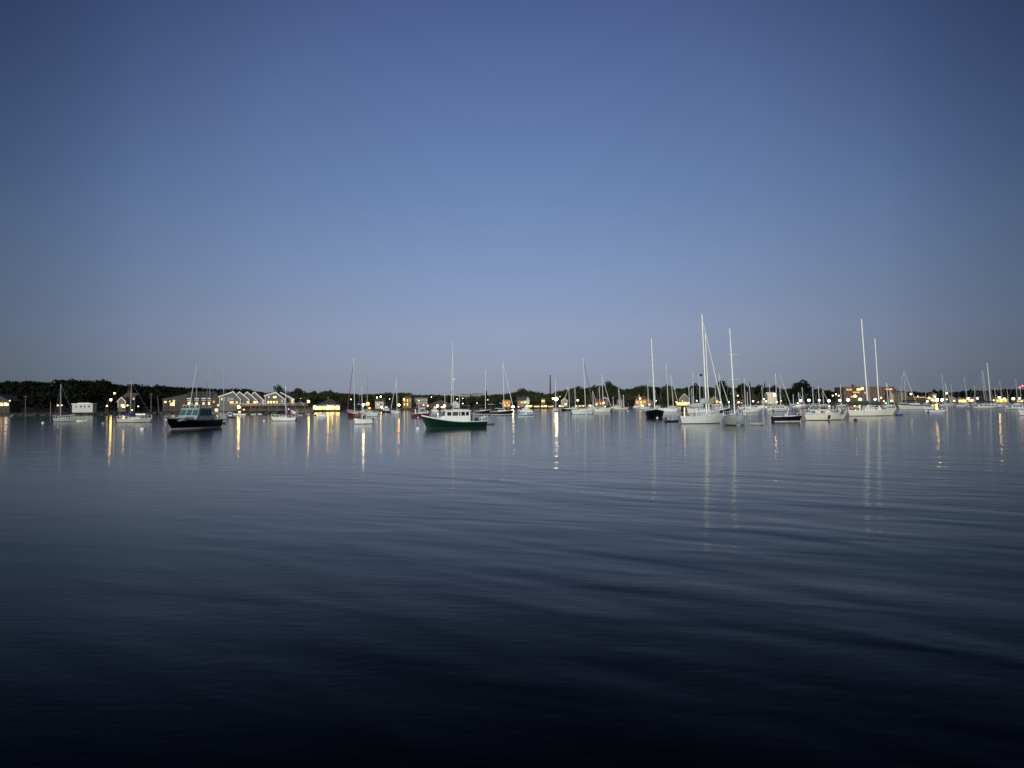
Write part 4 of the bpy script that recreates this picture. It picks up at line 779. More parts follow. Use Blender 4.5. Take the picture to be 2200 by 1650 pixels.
S('sloop with a thin grey mast between the floodlit house and the lone tree',1668,1692,876,176,[(1677,1676.3,828)],DULL,DARK,WHITE,fb=4,cover=None,furl=False)
S('low sloop behind the blue and white skiff with a long thin slanting stay',1660,1702,884,3,[(1679,1676,800)],DULL,DARK,DULL,fb=5,cover=None,furl=True,mmat=ALUD,boom=False,mr=.06)
S('faraway sloop below the left foot of the lone tree',1694,1712,872,5,[(1705,1704.5,847)],DULL,DARK,DULL,fb=3,cover=None,furl=False,stays=False)
S('sloop with two thin masts beneath the lone tree, left of its lamps',1708,1730,873.5,5,[(1717,1716,843)],WHITE,DARK,WHITE,fb=4,cover=None,furl=True)
S('sloop with a mast between the first and second big white lamps',1714,1740,874,5,[(1725.5,1724,832)],DULL,DARK,WHITE,fb=4,cover=None,furl=False)
S('sloop with a mast between the second and third big white lamps',1736,1760,874,5,[(1748,1746.5,832)],DULL,DARK,WHITE,fb=4,cover=None,furl=False)
S('sloop whose mast rises by the third big white lamp',1748,1776,874,5,[(1760.5,1759,830)],DULL,DARK,WHITE,fb=4,cover=None,furl=False)
S('sloop with a mast and leaning stay right of the third big white lamp',1756,1782,874,4,[(1769.5,1768.5,838)],DULL,DARK,WHITE,fb=4,cover=CVK,furl=True)
S('sloop whose mast stands before the left edge of the huge brick mill',1795,1822,874,4,[(1808,1806.5,826)],DULL,DARK,WHITE,fb=4,cover=None,furl=False)
# --- right
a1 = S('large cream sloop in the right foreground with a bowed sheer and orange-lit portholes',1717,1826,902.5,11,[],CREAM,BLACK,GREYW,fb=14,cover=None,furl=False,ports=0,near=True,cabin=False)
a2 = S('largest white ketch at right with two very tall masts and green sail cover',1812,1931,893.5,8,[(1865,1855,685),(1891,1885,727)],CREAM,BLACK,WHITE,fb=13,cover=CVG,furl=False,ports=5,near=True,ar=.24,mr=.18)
S('sloop behind the white ketch with a mast close to the tallest one',1850,1884,876,6,[(1869,1866,817)],DULL,DARK,WHITE,fb=4,cover=None,furl=False,mmat=ALUD)
S('sloop behind the bow of the white ketch with a rigging-lit mast before the brick mill',1893,1924,875,6,[(1909,1905.5,822)],DULL,DARK,WHITE,fb=4,cover=None,furl=True)
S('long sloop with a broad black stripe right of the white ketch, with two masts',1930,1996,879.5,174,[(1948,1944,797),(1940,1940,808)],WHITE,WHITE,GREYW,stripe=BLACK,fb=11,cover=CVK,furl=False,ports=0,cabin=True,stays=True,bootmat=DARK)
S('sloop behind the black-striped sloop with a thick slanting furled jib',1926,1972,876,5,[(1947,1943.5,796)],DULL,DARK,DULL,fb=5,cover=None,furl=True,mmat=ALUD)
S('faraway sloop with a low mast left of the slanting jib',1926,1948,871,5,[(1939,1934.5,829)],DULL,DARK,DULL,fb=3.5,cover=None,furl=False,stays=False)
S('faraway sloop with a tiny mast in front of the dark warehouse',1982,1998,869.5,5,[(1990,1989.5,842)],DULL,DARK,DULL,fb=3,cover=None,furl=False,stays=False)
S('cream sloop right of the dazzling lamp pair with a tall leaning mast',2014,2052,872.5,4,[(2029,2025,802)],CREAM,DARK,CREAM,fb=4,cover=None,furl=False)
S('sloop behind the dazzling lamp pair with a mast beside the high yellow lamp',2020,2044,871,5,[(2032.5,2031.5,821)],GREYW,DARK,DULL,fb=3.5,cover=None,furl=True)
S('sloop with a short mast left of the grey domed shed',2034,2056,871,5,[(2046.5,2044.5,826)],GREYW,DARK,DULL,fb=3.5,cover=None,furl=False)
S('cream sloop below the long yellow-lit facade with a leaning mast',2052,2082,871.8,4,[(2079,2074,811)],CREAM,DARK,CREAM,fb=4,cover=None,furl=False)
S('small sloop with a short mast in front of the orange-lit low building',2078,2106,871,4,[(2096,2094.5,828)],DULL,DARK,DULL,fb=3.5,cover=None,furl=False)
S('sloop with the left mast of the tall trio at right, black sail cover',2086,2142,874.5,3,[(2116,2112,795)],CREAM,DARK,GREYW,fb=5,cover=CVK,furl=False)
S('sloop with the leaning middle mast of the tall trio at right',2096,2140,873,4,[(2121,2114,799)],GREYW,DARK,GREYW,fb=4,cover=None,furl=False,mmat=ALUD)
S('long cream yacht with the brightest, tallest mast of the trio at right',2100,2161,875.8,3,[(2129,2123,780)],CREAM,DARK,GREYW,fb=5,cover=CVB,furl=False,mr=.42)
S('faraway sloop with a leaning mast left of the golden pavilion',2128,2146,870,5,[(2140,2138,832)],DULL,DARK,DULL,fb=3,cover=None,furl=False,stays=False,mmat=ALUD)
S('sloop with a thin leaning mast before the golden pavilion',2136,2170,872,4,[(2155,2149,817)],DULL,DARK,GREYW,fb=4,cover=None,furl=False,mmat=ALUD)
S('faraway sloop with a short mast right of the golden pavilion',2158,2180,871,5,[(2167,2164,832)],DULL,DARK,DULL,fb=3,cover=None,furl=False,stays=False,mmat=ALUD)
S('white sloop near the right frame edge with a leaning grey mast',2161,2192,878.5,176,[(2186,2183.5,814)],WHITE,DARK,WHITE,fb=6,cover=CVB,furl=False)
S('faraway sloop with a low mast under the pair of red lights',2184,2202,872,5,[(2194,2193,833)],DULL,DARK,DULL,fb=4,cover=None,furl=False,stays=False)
# extras on the large cream sloop: coachroof, stripe with lit ports
L, B, f = a1['_L'], a1['_B'], a1['_f']
c = block(a1, 'cabin', L, B, .12, .66, f*.9, f*.9+1.0, .62, mat('pale_blue_cabin', (.44,.52,.56), .4), .2, 1.6, .86, 0)
for i, (u, mt) in enumerate(((.10, DARK), (.33, mat('orange_lit_port', (.8,.3,.1), emit=(1,.30,.10), es=.9)), (.52, DARK), (.72, MATS['orange_lit_port']))):
    m_ = MB(); xx = -L/2+L*(.14+.5*u)
    for sd in (1, -1): m_.box((xx, sd*B*.298, f*.9+.48), (.75, .08, .3))
    m_.build('porthole', mt, c)
m_ = MB(); xx = -L/2+L*.44
for q in range(5): m_.box((-L*.02+q*.03, -B*.5-.12, f*.35+.1*q), (.35, .2, .35))
m_.build('fender', DARK, a1)
block(a1, 'cockpit_hood', L, B, .06, .14, f, f+.95, .5, GREYW, .2, .6, .8, 1)
# radar, flag on the purple-covered yacht ; flag on the sloop; sail bundle on the ketch
def by(label):
    for q in COL.objects:
        if q.get('label') == label: return q
q = by('tall white-masted yacht with purple sail cover hidden behind the green lobster boat'); L = q['_L']
k = q.location.y/F; mt_ = [c for c in q.children if c.name.startswith('mast')][0]
mx = (974.5-983)*k/math.cos(q.rotation_euler.z)
m_ = MB(); m_.cyl((mx+.35,0,(889-816)*k),(mx+.35,0,(889-813)*k),.35,.3,10); m_.build('radar_dome', WHITE, q)
m_ = MB(); m_.tube([(mx-.9,0,(889-872)*k),(mx-.15,0,(889-738)*k)], [.16,.07], 6); m_.build('furled_staysail', SAIL, q)
m_ = MB(); vs = []
for i in range(6):
    for j in (0, 1): vs.append((mx-.2-.22*i, .06*math.sin(i*1.4), (889-838)*k-j*.9-.35*i*.3))
m_.add(vs, [(2*i, 2*i+1, 2*i+3, 2*i+2) for i in range(5)]); m_.build('flag', mat('red_and_white_flag', (.40,.07,.09), .9), q)
q = by('sloop whose mast carries a small black flag, behind the big pale-green ketch'); k = q.location.y/F
m_ = MB(); xx = (1503.5-1508)*k; vs = []
for i in range(6):
    for j in (0, 1): vs.append((xx+.1+.20*i, .05*math.sin(i*1.3), (889-803)*k-j*.75-.02*i))
m_.add(vs, [(2*i, 2*i+1, 2*i+3, 2*i+2) for i in range(5)]); m_.build('flag', CVK, q)
q = by('big pale-green ketch with red waterline, pale sail cover and the tallest mast in the picture'); L = q['_L']; f = q['_f']; k = q.location.y/F
mx = (1519-1507.5)*k; m_ = MB(); r0 = random.Random(3)
for i in range(12):
    u = i/11; xx = mx-.1-(1519-1480)*k*u; rr = (.62-.30*u)+r0.uniform(-.04,.06)
    m_.ball((xx, r0.uniform(-.08,.08), f*.95+1.75+(.75 if i < 3 else .1*(1-u))+rr*.2), rr, 8, 0, (1.2, .6, .95))
m_.build('sail_bundle', CVS, q)
block(q, 'wheel_shelter', L, q['_B'], .06, .20, f, f+1.75, .5, DARK, .1, .3, .8, 0)
m_ = MB(); m_.box((-L/2+L*.13,0,f+1.85), (2.2,q['_B']*.6,.1)); m_.build('canopy', GREYW, q)
m_ = MB(); m_.cyl((-L*.41,-q['_B']*.36,f*.9),(-L*.41,-q['_B']*.36,f+1.5),.10,.10,8); m_.build('lit_stern_post', mat('peach_light', (1,.6,.4), emit=(1,.62,.40), es=1.3), q)
q = by('grey-white sloop seen bow-on with blue sail cover, right of the pale-green ketch'); f = q['_f']; L = q['_L']
m_ = MB(); m_.box((L*.47,0,f*1.25), (.5,.22,.5)); m_.build('anchor', DARK, q)
m_ = MB(); m_.ball((L*.02-.5,.1,f+1.5), .75, 10, 0, (1.1,.55,1.0)); m_.build('sail_bundle', CVB, q)
q = by('cream sloop with blue sail cover and white canopy, left of the navy motor yacht'); L = q['_L']; B = q['_B']; f = q['_f']
m_ = MB(); m_.box((L*.20,0,f+1.05), (L*.27,B*.75,.35)); m_.build('canopy', WHITE, q)
m_ = MB()
for xx in (L*.08, L*.2, L*.32):
    for sd in (1, -1): m_.cyl((xx,sd*B*.34,f*.8),(xx,sd*B*.36,f+.95),.035)
m_.build('canopy_frame', ALU, q)
m_ = MB(); m_.ball((-L*.12,0,f+.75), .75, 8, 0, (1.3,.8,.9)); m_.build('sail_bundle', CVB, q)
for q in COL.objects: clean(q)

# --- motorboats
def mboat(label, x0, x1, yw, hd, fbp, top=WHITE, bottom=DARK, deck=WHITE, blocks=(), ob=0, stripe=None, ar=.33, name='motorboat', cat='motorboat', bowup=1.35, bootmat=None, bim=None, group=MG, stripe_h=.72, ovb=.10, tr=.9, rail=False):
    xc = (x0+x1)/2; P = wl(xc, yw); D = P.y; k = D/F; th = R(hd); c, s = math.cos(th), math.sin(th)
    L = (x1-x0)*k/(abs(c)*.97+ar*.75*abs(s)); B = ar*L; f = max(.45, fbp*k)
    o = empty(name, (P.x, D, 0), th, label=label, cat=cat, group=group)
    hm, mats = hull(L, B, f*.9, f*.95, f*bowup, top, bottom, deck, stripe, ovb=ovb, ovs=.01, tr=tr, bootmat=bootmat, stripe_h=stripe_h)
    hm.build('hull', mats, o)
    for bl in blocks:
        nm, f0, f1, z0, z1, wf, mt = bl[:7]; kw = bl[7] if len(bl) > 7 else {}
        block(o, nm, L, B, f0, f1, f*.9+z0*k, f*.9+z1*k, wf, mt, **kw)
    if bim:
        f0, f1, zz, mt = bim; m_ = MB(); xa, xb = -L/2+L*f0, -L/2+L*f1; zt = f*.9+zz*k
        m_.box(((xa+xb)/2,0,zt), (xb-xa,B*.8,.09)); m_.build('canopy', mt, o); m_ = MB()
        for xx in (xa+.1, xb-.1):
            for sd in (1,-1): m_.cyl((xx,sd*B*.36,f*.8),(xx,sd*B*.38,zt),.035)
        m_.build('canopy_frame', ALU, o)
    for i in range(ob): outboard(o, -L/2, f*.35, 0 if ob == 1 else (-.35+.7*i), 1)
    if rail:
        m_ = MB(); pts = []
        for q in range(7):
            u = .5+.49*q/6; pts.append((-L/2+L*u, hm.half(u)*.93, hm.sheer(u)))
            for sd in (1,-1): m_.cyl((pts[-1][0], sd*pts[-1][1], pts[-1][2]-.05), (pts[-1][0], sd*pts[-1][1], pts[-1][2]+.5), .02, .02, 4)
        for sd in (1,-1): m_.tube([(a, sd*b_, c_+.5) for a, b_, c_ in pts], .02, 4)
        m_.build('bow_rail', ALU, o)
    return o, L, B, f, k, hm
# green lobster boat
P = wl(975, 919.3); D = P.y; k = D/F; hd = 180+20; th = R(hd); L = 134*k/(math.cos(R(20))*.97+.30*.42*math.sin(R(20))); B = .31*L
o = empty('lobster_boat', (P.x, D, 0), th, label='dark green lobster boat with white wheelhouse, nearest boat in the middle of the harbour', cat='lobster boat', group=MG)
hm, mats = hull(L, B, 14*k, 13.5*k, 28*k, GREEN, LGREEN, WHITE, None, ovb=.075, ovs=.01, tr=.80, boot=.10, fine=2.4); ho = hm.build('hull', mats, o)
U = lambda px: (1040-px)/134.0
z = lambda py: (919-py)*k
m_ = MB()
for sd in (1,-1): m_.tube([(-L/2+L*u, sd*hm.half(u)*1.0, hm.sheer(u)+.02) for u in [i/16 for i in range(17)]], .055, 5)
m_.build('toe_rail', WHITE, ho)
block(o, 'trunk_cabin', L, B, U(972), U(930), z(901), z(892.8), .50, WHITE, 0, 2.6, .86, 0)
for px in (963.5, 976):
    m_ = MB()
    for sd in (1,-1): m_.box((-L/2+L*U(px), sd*B*.255, z(898)), (.32,.10,.13))
    m_.build('porthole', DARK, o)
c = block(o, 'wheelhouse', L, B, U(1004.5), U(948), z(907), z(882.3), .66, WHITE, 0, .22, .90, 0)
W = B*.66
def side_window(par, pxa, pxb, ya, yb_, wd, off=.0, nm='window', gm=GLASS):
    for sd in ((1,-1)):
        m_ = MB(); xa, xb = -L/2+L*U(pxa), -L/2+L*U(pxb); z0, z1 = z(yb_), z(ya)
        hh = z(882.3)-z(907); wy = lambda zz: W/2*(1-.10*(zz-z(907))/hh)+.02+off
        m_.add([(xa,sd*wy(z0),z0),(xb,sd*wy(z0),z0),(xb,sd*wy(z1),z1),(xa,sd*wy(z1),z1)], [(0,1,2,3),(3,2,1,0)]); m_.build(nm, gm, par)
WARMG = mat('window_glass_with_warm_reflection', (.20,.15,.11), .15)  # warm reflection painted into the glass colour
side_window(c, 967, 979, 884.5, 892.8, 0, gm=WARMG); side_window(c, 981, 983.6, 884.5, 892.8, 0); side_window(c, 985.5, 993, 884.5, 892.8, 0); side_window(c, 995, 1001.5, 884.5, 892.8, 0)
side_window(c, 956, 964.5, 884.8, 892.4, 0)
hh = z(882.3)-z(907)
for i in range(3):
    a = -.5+(i+.1)/3; e = -.5+(i+.9)/3; q = []
    for zz, yy in ((z(893),a),(z(893),e),(z(884.6),e),(z(884.6),a)):
        v = (zz-z(907))/hh; q.append((-L/2+L*U(948)-.22*hh*v+.02, yy*W*(1-.1*v), zz))
    m_ = MB(); m_.add(q, [(0,1,2,3)]); m_.build('windshield_pane', GLASS, c)
m_ = MB(); xa, xb = -L/2+L*U(1005), -L/2+L*U(949.5); m_.box(((xa+xb)/2,0,z(881.8)), (xb-xa+.25,W*.98,.10)); m_.box(((xa+xb)/2+.3,0,z(881.0)), (1.2,.5,.12)); m_.build('roof', WHITE, c)
m_ = MB(); m_.cyl((xb-1.6,.5,z(881)),(xb-1.6,.5,z(873)),.03); m_.cyl((xb-1.6,-.4,z(881)),(xb-1.6,-.4,z(876)),.02); m_.build('antenna', WHITE, c)
x_ = -L/2+L*U(1013); m_ = MB(); m_.box((x_,0,z(898)), (.06,W*.9,1.5)); m_.box((x_-.03,0,z(890.5)), (.5,W*.85,.08)); 
m_.build('aft_bulkhead', DULL, o)
m_ = MB(); m_.box((x_-.5,.2,z(902)), (.8,.7,.55), top=.8); m_.ball((x_-.3,-.5,z(898)), .28, 8); m_.build('engine_box', DARK, o)
m_ = MB()
for sd in (1,-1):
    m_.tube([(-L/2+.9,sd*.8,z(906)),(-L/2+.7,sd*.8,z(899)),(-L/2-.25,sd*.8,z(894))], .07, 6); m_.cyl((-L/2-.25,sd*.8,z(894)),(-L/2-.25,sd*.8,z(903)),.03)
m_.cyl((-L/2+.7,-.8,z(899)),(-L/2+.7,.8,z(899)),.05); m_.build('davit', WHITE, o)
# dinghies and inflatables
def inflatable(label, x0, x1, yw, hd, tube_m=GREY, r=.2, motor=False, z0=0.0, D=None, cat='dinghy', rigid=False, group='dinghies and tenders'):
    xc = (x0+x1)/2; P = wl(xc, yw) if D is None else at(xc, yw, D); D_ = P.y; k = D_/F
    L = max(2.0, (x1-x0)*k/max(.5, abs(math.cos(R(hd)))+.35*abs(math.sin(R(hd)))*.6)); B = L*.46
    o = empty('dinghy', (P.x, D_, P.z if D is not None else z0), R(hd), label=label, cat=cat, group=group)
    if rigid:
        hm, mats = hull(L, B, .38, .34, .55, tube_m, tube_m, DULL, None, ovb=.14, ovs=.02, tr=.75); hm.build('hull', mats, o)
        m_ = MB(); m_.box((0,0,.30), (.25,B*.85,.05)); m_.box((-L*.25,0,.30), (.25,B*.8,.05)); m_.build('thwart', TEAK, o)
    else:
        m_ = MB(); rr = r*L/3; pts = []
        for i in range(7): pts.append((-L/2+L*.72*i/6, B/2-rr, rr*.8))
        for i in range(1, 8): a = math.pi*i/8; pts.append((-L/2+L*.72+L*.26*math.sin(a), (B/2-rr)*math.cos(a), rr*.8+.22*math.sin(a)*rr*2))
        for i in range(7): pts.append((-L/2+L*.72*(1-i/6), -B/2+rr, rr*.8))
        m_.tube(pts, rr, 9)
        for p_ in (pts[0], pts[-1]): m_.ball(p_, rr, 8)
        m_.build('inflatable_tube', tube_m, o)
        m_ = MB(); m_.box((-L*.1,0,rr*.5), (L*.75,B*.7,.06)); m_.box((-L*.40,0,rr*1.2), (.06,B*.66,rr*1.6)); m_.build('floor', DARK, o)
        m_ = MB(); m_.box((-L*.05,0,rr*1.7), (.25,B*.8,.05)); m_.build('thwart', DULL, o)
    if motor: outboard(o, -L*.42, .2, 0, .8)
    return o
inflatable('grey inflatable dinghy tied at the stern of the green lobster boat',1039,1060,912.5,195,GREY,.23)
inflatable('small white dinghy right of the grey sloop at far left',166,187,905.5,8,WHITE,rigid=True)
inflatable('dark dinghy towed behind the stern of the navy motor yacht',468,480,910,10,DARK,.2)
inflatable('black inflatable with outboard at the stern of the big pale-green ketch',1429,1458,906.5,4,BLACK,.2,True)
inflatable('grey inflatable right of the bow-on sloop, seen from its bow',1617,1637,913.5,-40,LGREY,.40)
inflatable('white dinghy under the left part of the condominium pier',540,551,891,5,WHITE,rigid=True)
inflatable('white dinghy under the middle of the condominium pier',553,564,890.5,175,WHITE,rigid=True)
inflatable('grey rowing dinghy at the dock left of the restaurant, nearer one',637,652,893,172,DULL,rigid=True)
inflatable('grey rowing dinghy at the dock left of the restaurant, farther one',655,670,890.5,170,DULL,rigid=True)
inflatable('small dark rowing boat moored left of the restaurant reflection',664,679,892.5,172,GREY,rigid=True)
inflatable('grey and white tender with black engine right of the black-striped sloop',1991,2030,886.5,10,GREYW,.26,False)
inflatable('small blue dinghy at the bow of the white ketch',1928,1938,892.5,5,mat('blue_gelcoat',(.03,.05,.16),.4),rigid=True)
inflatable('white dinghy hanging at the water behind the green lobster boat dinghy, half hidden',1012,1024,889,5,WHITE,rigid=True)
# navy motor yacht
P = wl(410.5, 920); D = P.y; k = D/F; th = R(180+80); L = 12.8; B = 4.3
o = empty('motor_yacht', (P.x, D, 0), th, label='navy blue motor yacht with pale wheelhouse and three big windshield panes, left foreground', cat='motor yacht', group=MG)
hm, mats = hull(L, B, 16*k, 17*k, 25*k, NAVY, DRED, GREYW, None, ovb=.12, ovs=.01, tr=.85, boot=.17, bootmat=WHITE); ho = hm.build('hull', mats, o)
zz = lambda py: (921-py)*k
TEALF = mat('pale_teal_cabin_paint', (.29,.36,.375), .35)
m_ = MB()
for sd in (1,-1): m_.tube([(-L/2+L*u, sd*hm.half(u), hm.sheer(u)+.02) for u in [i/16 for i in range(17)]], .05, 5)
m_.build('toe_rail', DARK, ho)
block(o, 'trunk_cabin', L, B, .45, .86, zz(904), zz(896), .66, GREYW, 0, 3.0, .84, 3, DARK, (.30,.60), 0, (.12,.62), wedge=.13)
c = block(o, 'wheelhouse', L, B, .24, .60, zz(905), zz(879.5), .88, TEALF, .05, .55, .88, 4, GLASS, (.42,.92), 0, (.06,.88), roofm=TEALF, wedge=.025)
x1 = -L/2+L*.60; h = zz(879.5)-zz(905); W = B*.88
for i in range(3):
    a = -.5+(i+.08)/3; e = -.5+(i+.92)/3; q = []
    for v, yy in ((.46,a),(.46,e),(.93,e),(.93,a)): q.append((x1-.55*h*v+.02, yy*W*(1-.12*v), zz(905)+h*v))
    m_ = MB(); m_.add(q, [(0,1,2,3)]); m_.build('windshield_pane', GLASST, c)
m_ = MB(); xa, xb = -L/2+L*.25, -L/2+L*.50; W2 = W*.42; zt = zz(879); zr = zz(871.5)
for sd in (1,-1):
    m_.tube([(xa,sd*W2,zr),(xb,sd*W2,zr)], .035, 5)
    for q in range(5): xx = xa+(xb-xa)*q/4; m_.cyl((xx,sd*W2,zt),(xx,sd*W2,zr),.022)
m_.cyl((xb,-W2,zr),(xb,W2,zr),.035); m_.cyl((xa,-W2,zr),(xa,W2,zr),.035); m_.build('roof_rail', WHITE, c)
m_ = MB(); m_.ball((xb,-W2*.9,zr-.02), .10, 8); m_.build('port_light', mat('red_nav_light', (.8,.1,.1), emit=(1,.12,.12), es=1.4), c)
m_ = MB(); m_.cyl((xb-1.1,0,zt),(xb-1.1,0,zz(866)),.05); m_.ball((xb-1.1,0,zz(873)), .24, 8, 0, (1,1,.5)); m_.build('radar_mast', WHITE, c)
m_ = MB()
for sd in (1,-1): m_.tube([(-L/2+.4,sd*B*.36,zz(905)),(-L/2+.7,sd*B*.36,zz(893)),(-L/2+1.3,sd*B*.34,zz(886))], .07, 6)
m_.cyl((-L/2+.7,-B*.36,zz(893)),(-L/2+.7,B*.36,zz(893)),.06); m_.build('stern_arch', WHITE, o)
m_ = MB(); m_.box((-L/2+.9,-B*.1,zz(900)), (1.1,1.6,.9), top=.9); m_.build('cockpit_seat', WHITE, o)
m_ = MB(); m_.box((-L/2-.35,0,.35), (.7,B*.8,.12)); m_.build('swim_platform', DARK, o)
m_ = MB(); m_.ball((L*.485,0,zz(901)), .17, 8); m_.build('bow_fender', WHITE, o)
m_ = MB()
for sd in (1,-1):
    pts = [(-L/2+L*u, sd*hm.half(u)*.92, hm.sheer(u)+.45) for u in (.5,.6,.7,.8,.9,.97)]; m_.tube(pts, .02, 4)
    for p_ in pts: m_.cyl((p_[0],p_[1],p_[2]-.5), p_, .018, .018, 4)
m_.build('bow_rail', ALU, o)
m_ = MB(); m_.tube([(L*.47,.1,zz(901)),(L*.53,.3,.9),(L*.60,.5,-.2)], .025, 5); m_.build('mooring_line', ALUD, o)
# the other motorboats
mboat('black-hulled boat with small white cabin, moored below the widest grey condominium',483,505,898,175,4,BLACK,DARK,DULL,[('cabin',.25,.75,0,9,.6,GREYW,dict(nwin=2,front=2))])
mboat('low open launch brightly lit in yellow at the left end of the condominium pier',499,530,893,176,4,WHITE,DARK,WHITE,[('cabin',.35,.6,0,7,.5,BEIGE,dict(nwin=1,wmat=LITW))])
lamp(513,874.5,'dazzling yellow lamp over the lit launch at the left end of the condominium pier','Swarm',.6,-4)
lamp(524,880,'smaller orange lamp over the right end of the lit launch','dimorange',.35,-5)
mboat('red-hulled launch with lit purple awning at the small boathouse',622,642,893,178,4.5,RED,DRED,DULL,[('cabin',.3,.7,0,5,.6,GREYW)],bim=(.15,.8,10,CVP))
lamp(630.5,890,'small green light low on the water by the red launch','green',.22,-12); lamp(620,879,'purple light above the white daysailer','purple',.3,-6); lamp(646,876,'purple light in the doorway of the small boathouse','purple',.4,-2); lamp(628,883,'red light above the red-hulled launch','red',.28,-6)
mboat('small white cuddy boat right of the rowing dinghies, in front of the restaurant',682,701,896,176,5,WHITE,DARK,WHITE,[('cabin',.35,.85,0,3.5,.7,GREYW,dict(nwin=2))],tr=.8)
# open fishing boat
o, L, B, f, k, hm = mboat('white open fishing boat with outboard and a standing T-top, below the large orange lamp',761,799,911,205,11,WHITE,DARK,GREYW,[('console',.42,.56,0,8,.35,DARK,dict(front=1))],ob=1,bowup=1.15,bim=(.30,.58,15,GREYW))
m_ = MB(); m_.cyl((L*-.02,0,f),(L*-.02,0,f+30*k),.04); m_.build('light_mast', ALU, o)
m_ = MB(); m_.ball((L*-.02,0,f+30*k), .22, 8); m_.build('anchor_light', LAMPS['Swhite'], o)
mboat('white and black motor cruiser between the two tall lamp posts right of the orange lamp',818,839,887,190,6,BLACK,DARK,WHITE,[('cabin',.15,.75,0,5,.8,WHITE,dict(nwin=3,front=2)),('upper_cabin',.3,.6,5,9,.6,WHITE,{})])
# red lobster boat
o, L, B, f, k, hm = mboat('red lobster boat with white wheelhouse, left of the green one and facing right',884,924,897,18,9,RED,DRED,GREYW,[('wheelhouse',.42,.78,0,12,.7,GREYW,dict(nwin=3,front=3,roofm=WHITE)),('trunk_cabin',.72,.9,0,4,.5,GREYW)],bowup=1.35,ar=.32,ovb=.09,tr=.75)
m_ = MB(); m_.cyl((-L*.1,0,f),(-L*.1,0,f+24*k),.06); m_.cyl((-L*.28,0,f),(-L*.28,0,f+9*k),.2,.2); m_.build('mast', ALU, o)
mboat('small white cabin cruiser between the red lobster boat and the two glaring lamps',926,943,885,170,3.5,WHITE,DARK,WHITE,[('cabin',.25,.8,0,5,.75,GREYW,dict(nwin=2))])
mboat('light blue runabout with white waterline, right of the black-hulled sloops',1113,1150,895.5,2,6,LBLUE,WHITE,WHITE,[('console',.38,.55,0,4,.5,GREYW,dict(front=1)),('windshield',.52,.60,0,3.5,.7,DARK,{})],bootmat=WHITE,stripe=None,bowup=1.2)
mboat('white cabin cruiser just behind the light blue runabout',1115,1145,886,178,4,WHITE,DARK,WHITE,[('cabin',.25,.8,0,5,.8,GREYW,dict(nwin=3)),('upper_cabin',.35,.6,5,8.5,.6,GREYW)])
mboat('small white motorboat moored behind the bow of the cream sloop',1262,1280,879,5,3,WHITE,DARK,WHITE,[('cabin',.4,.8,0,4,.7,WHITE,dict(nwin=2))])
mboat('low grey motor launch between the cream sloop and the distant yawl',1312,1330,876,5,2.5,GREYW,DARK,GREYW,[('cabin',.3,.75,0,4,.7,GREYW,dict(nwin=2))])
mboat('white cabin launch by the quay left of the navy sloop',1360,1376,876,8,3,WHITE,DARK,WHITE,[('cabin',.3,.7,0,4,.7,WHITE,dict(nwin=2))])
mboat('long low white motor cruiser just right of the bow-on sloop mast',1586,1618,879,4,4.5,WHITE,DARK,WHITE,[('cabin',.2,.8,0,5,.8,GREYW,dict(nwin=3))])
mboat('grey-green cabin launch behind the cream sloop right of the bow-on sloop',1614,1634,881,176,5,GREYW,DARK,GREYW,[('cabin',.3,.8,0,5,.8,GREYW,dict(nwin=2))])
mboat('big cream motor cruiser with a stepped cabin behind the blue and white skiff',1645,1698,883.5,3,7,CREAM,DARK,CREAM,[('cabin',.12,.78,0,4.5,.75,CREAM,dict(nwin=3)),('upper_cabin',.22,.5,4.5,8,.6,GREYW,dict(nwin=1))])
mboat('white launch with pink awning under the first big white lamp',1700,1730,875,4,3,WHITE,DARK,WHITE,[('cabin',.3,.7,0,3,.7,WHITE)],bim=(.2,.8,7,mat('pink_canvas',(.30,.12,.12),.9)))
# crew skiff
o, L, B, f, k, hm = mboat('navy skiff with cream bottom carrying people, at the stern of the large cream sloop',1660,1724,905.5,3,12,NAVY,CREAM,WHITE,[('console',.38,.50,0,5,.4,GREYW,dict(front=1))],bootmat=CREAM,bowup=1.15,ob=0,ar=.30)
m_ = MB(); m_.tube([(L*-.03,.1,f*.9),(L*.05,.1,f+1.3),(L*.0,.1,f+1.5)],.12,6); m_.build('folded_awning', GREYW, o)
mboat('low white motor launch right of the white ketch bow',1985,2004,880,178,5,GREYW,DARK,GREYW,[('cabin',.3,.7,0,5,.7,DULL,dict(nwin=1))])
mboat('long low cream cruiser below the tall mast trio at right',2082,2160,876.8,3,3.5,CREAM,DARK,CREAM,[('cabin',.15,.8,0,4,.75,GREYW,dict(nwin=5))])
mboat('grey motor cruiser with cabin left of the right frame edge',2160,2200,880,176,4.5,DULL,DARK,DULL,[('cabin',.15,.75,0,6,.8,GREYW,dict(nwin=3)),('upper_cabin',.3,.6,6,10,.6,DULL)])
mboat('pale boat hull cut off by the right frame edge',2189,2240,893,178,10,GREYW,BLACK,GREYW,[('cabin',.2,.7,0,8,.7,WHITE,dict(nwin=3))],rail=True)
mboat('small grey cabin boat below the cream sloop masts at right',2050,2083,873.5,4,3,GREYW,DARK,GREYW,[('cabin',.2,.7,0,3.5,.75,GREYW,dict(nwin=2))])

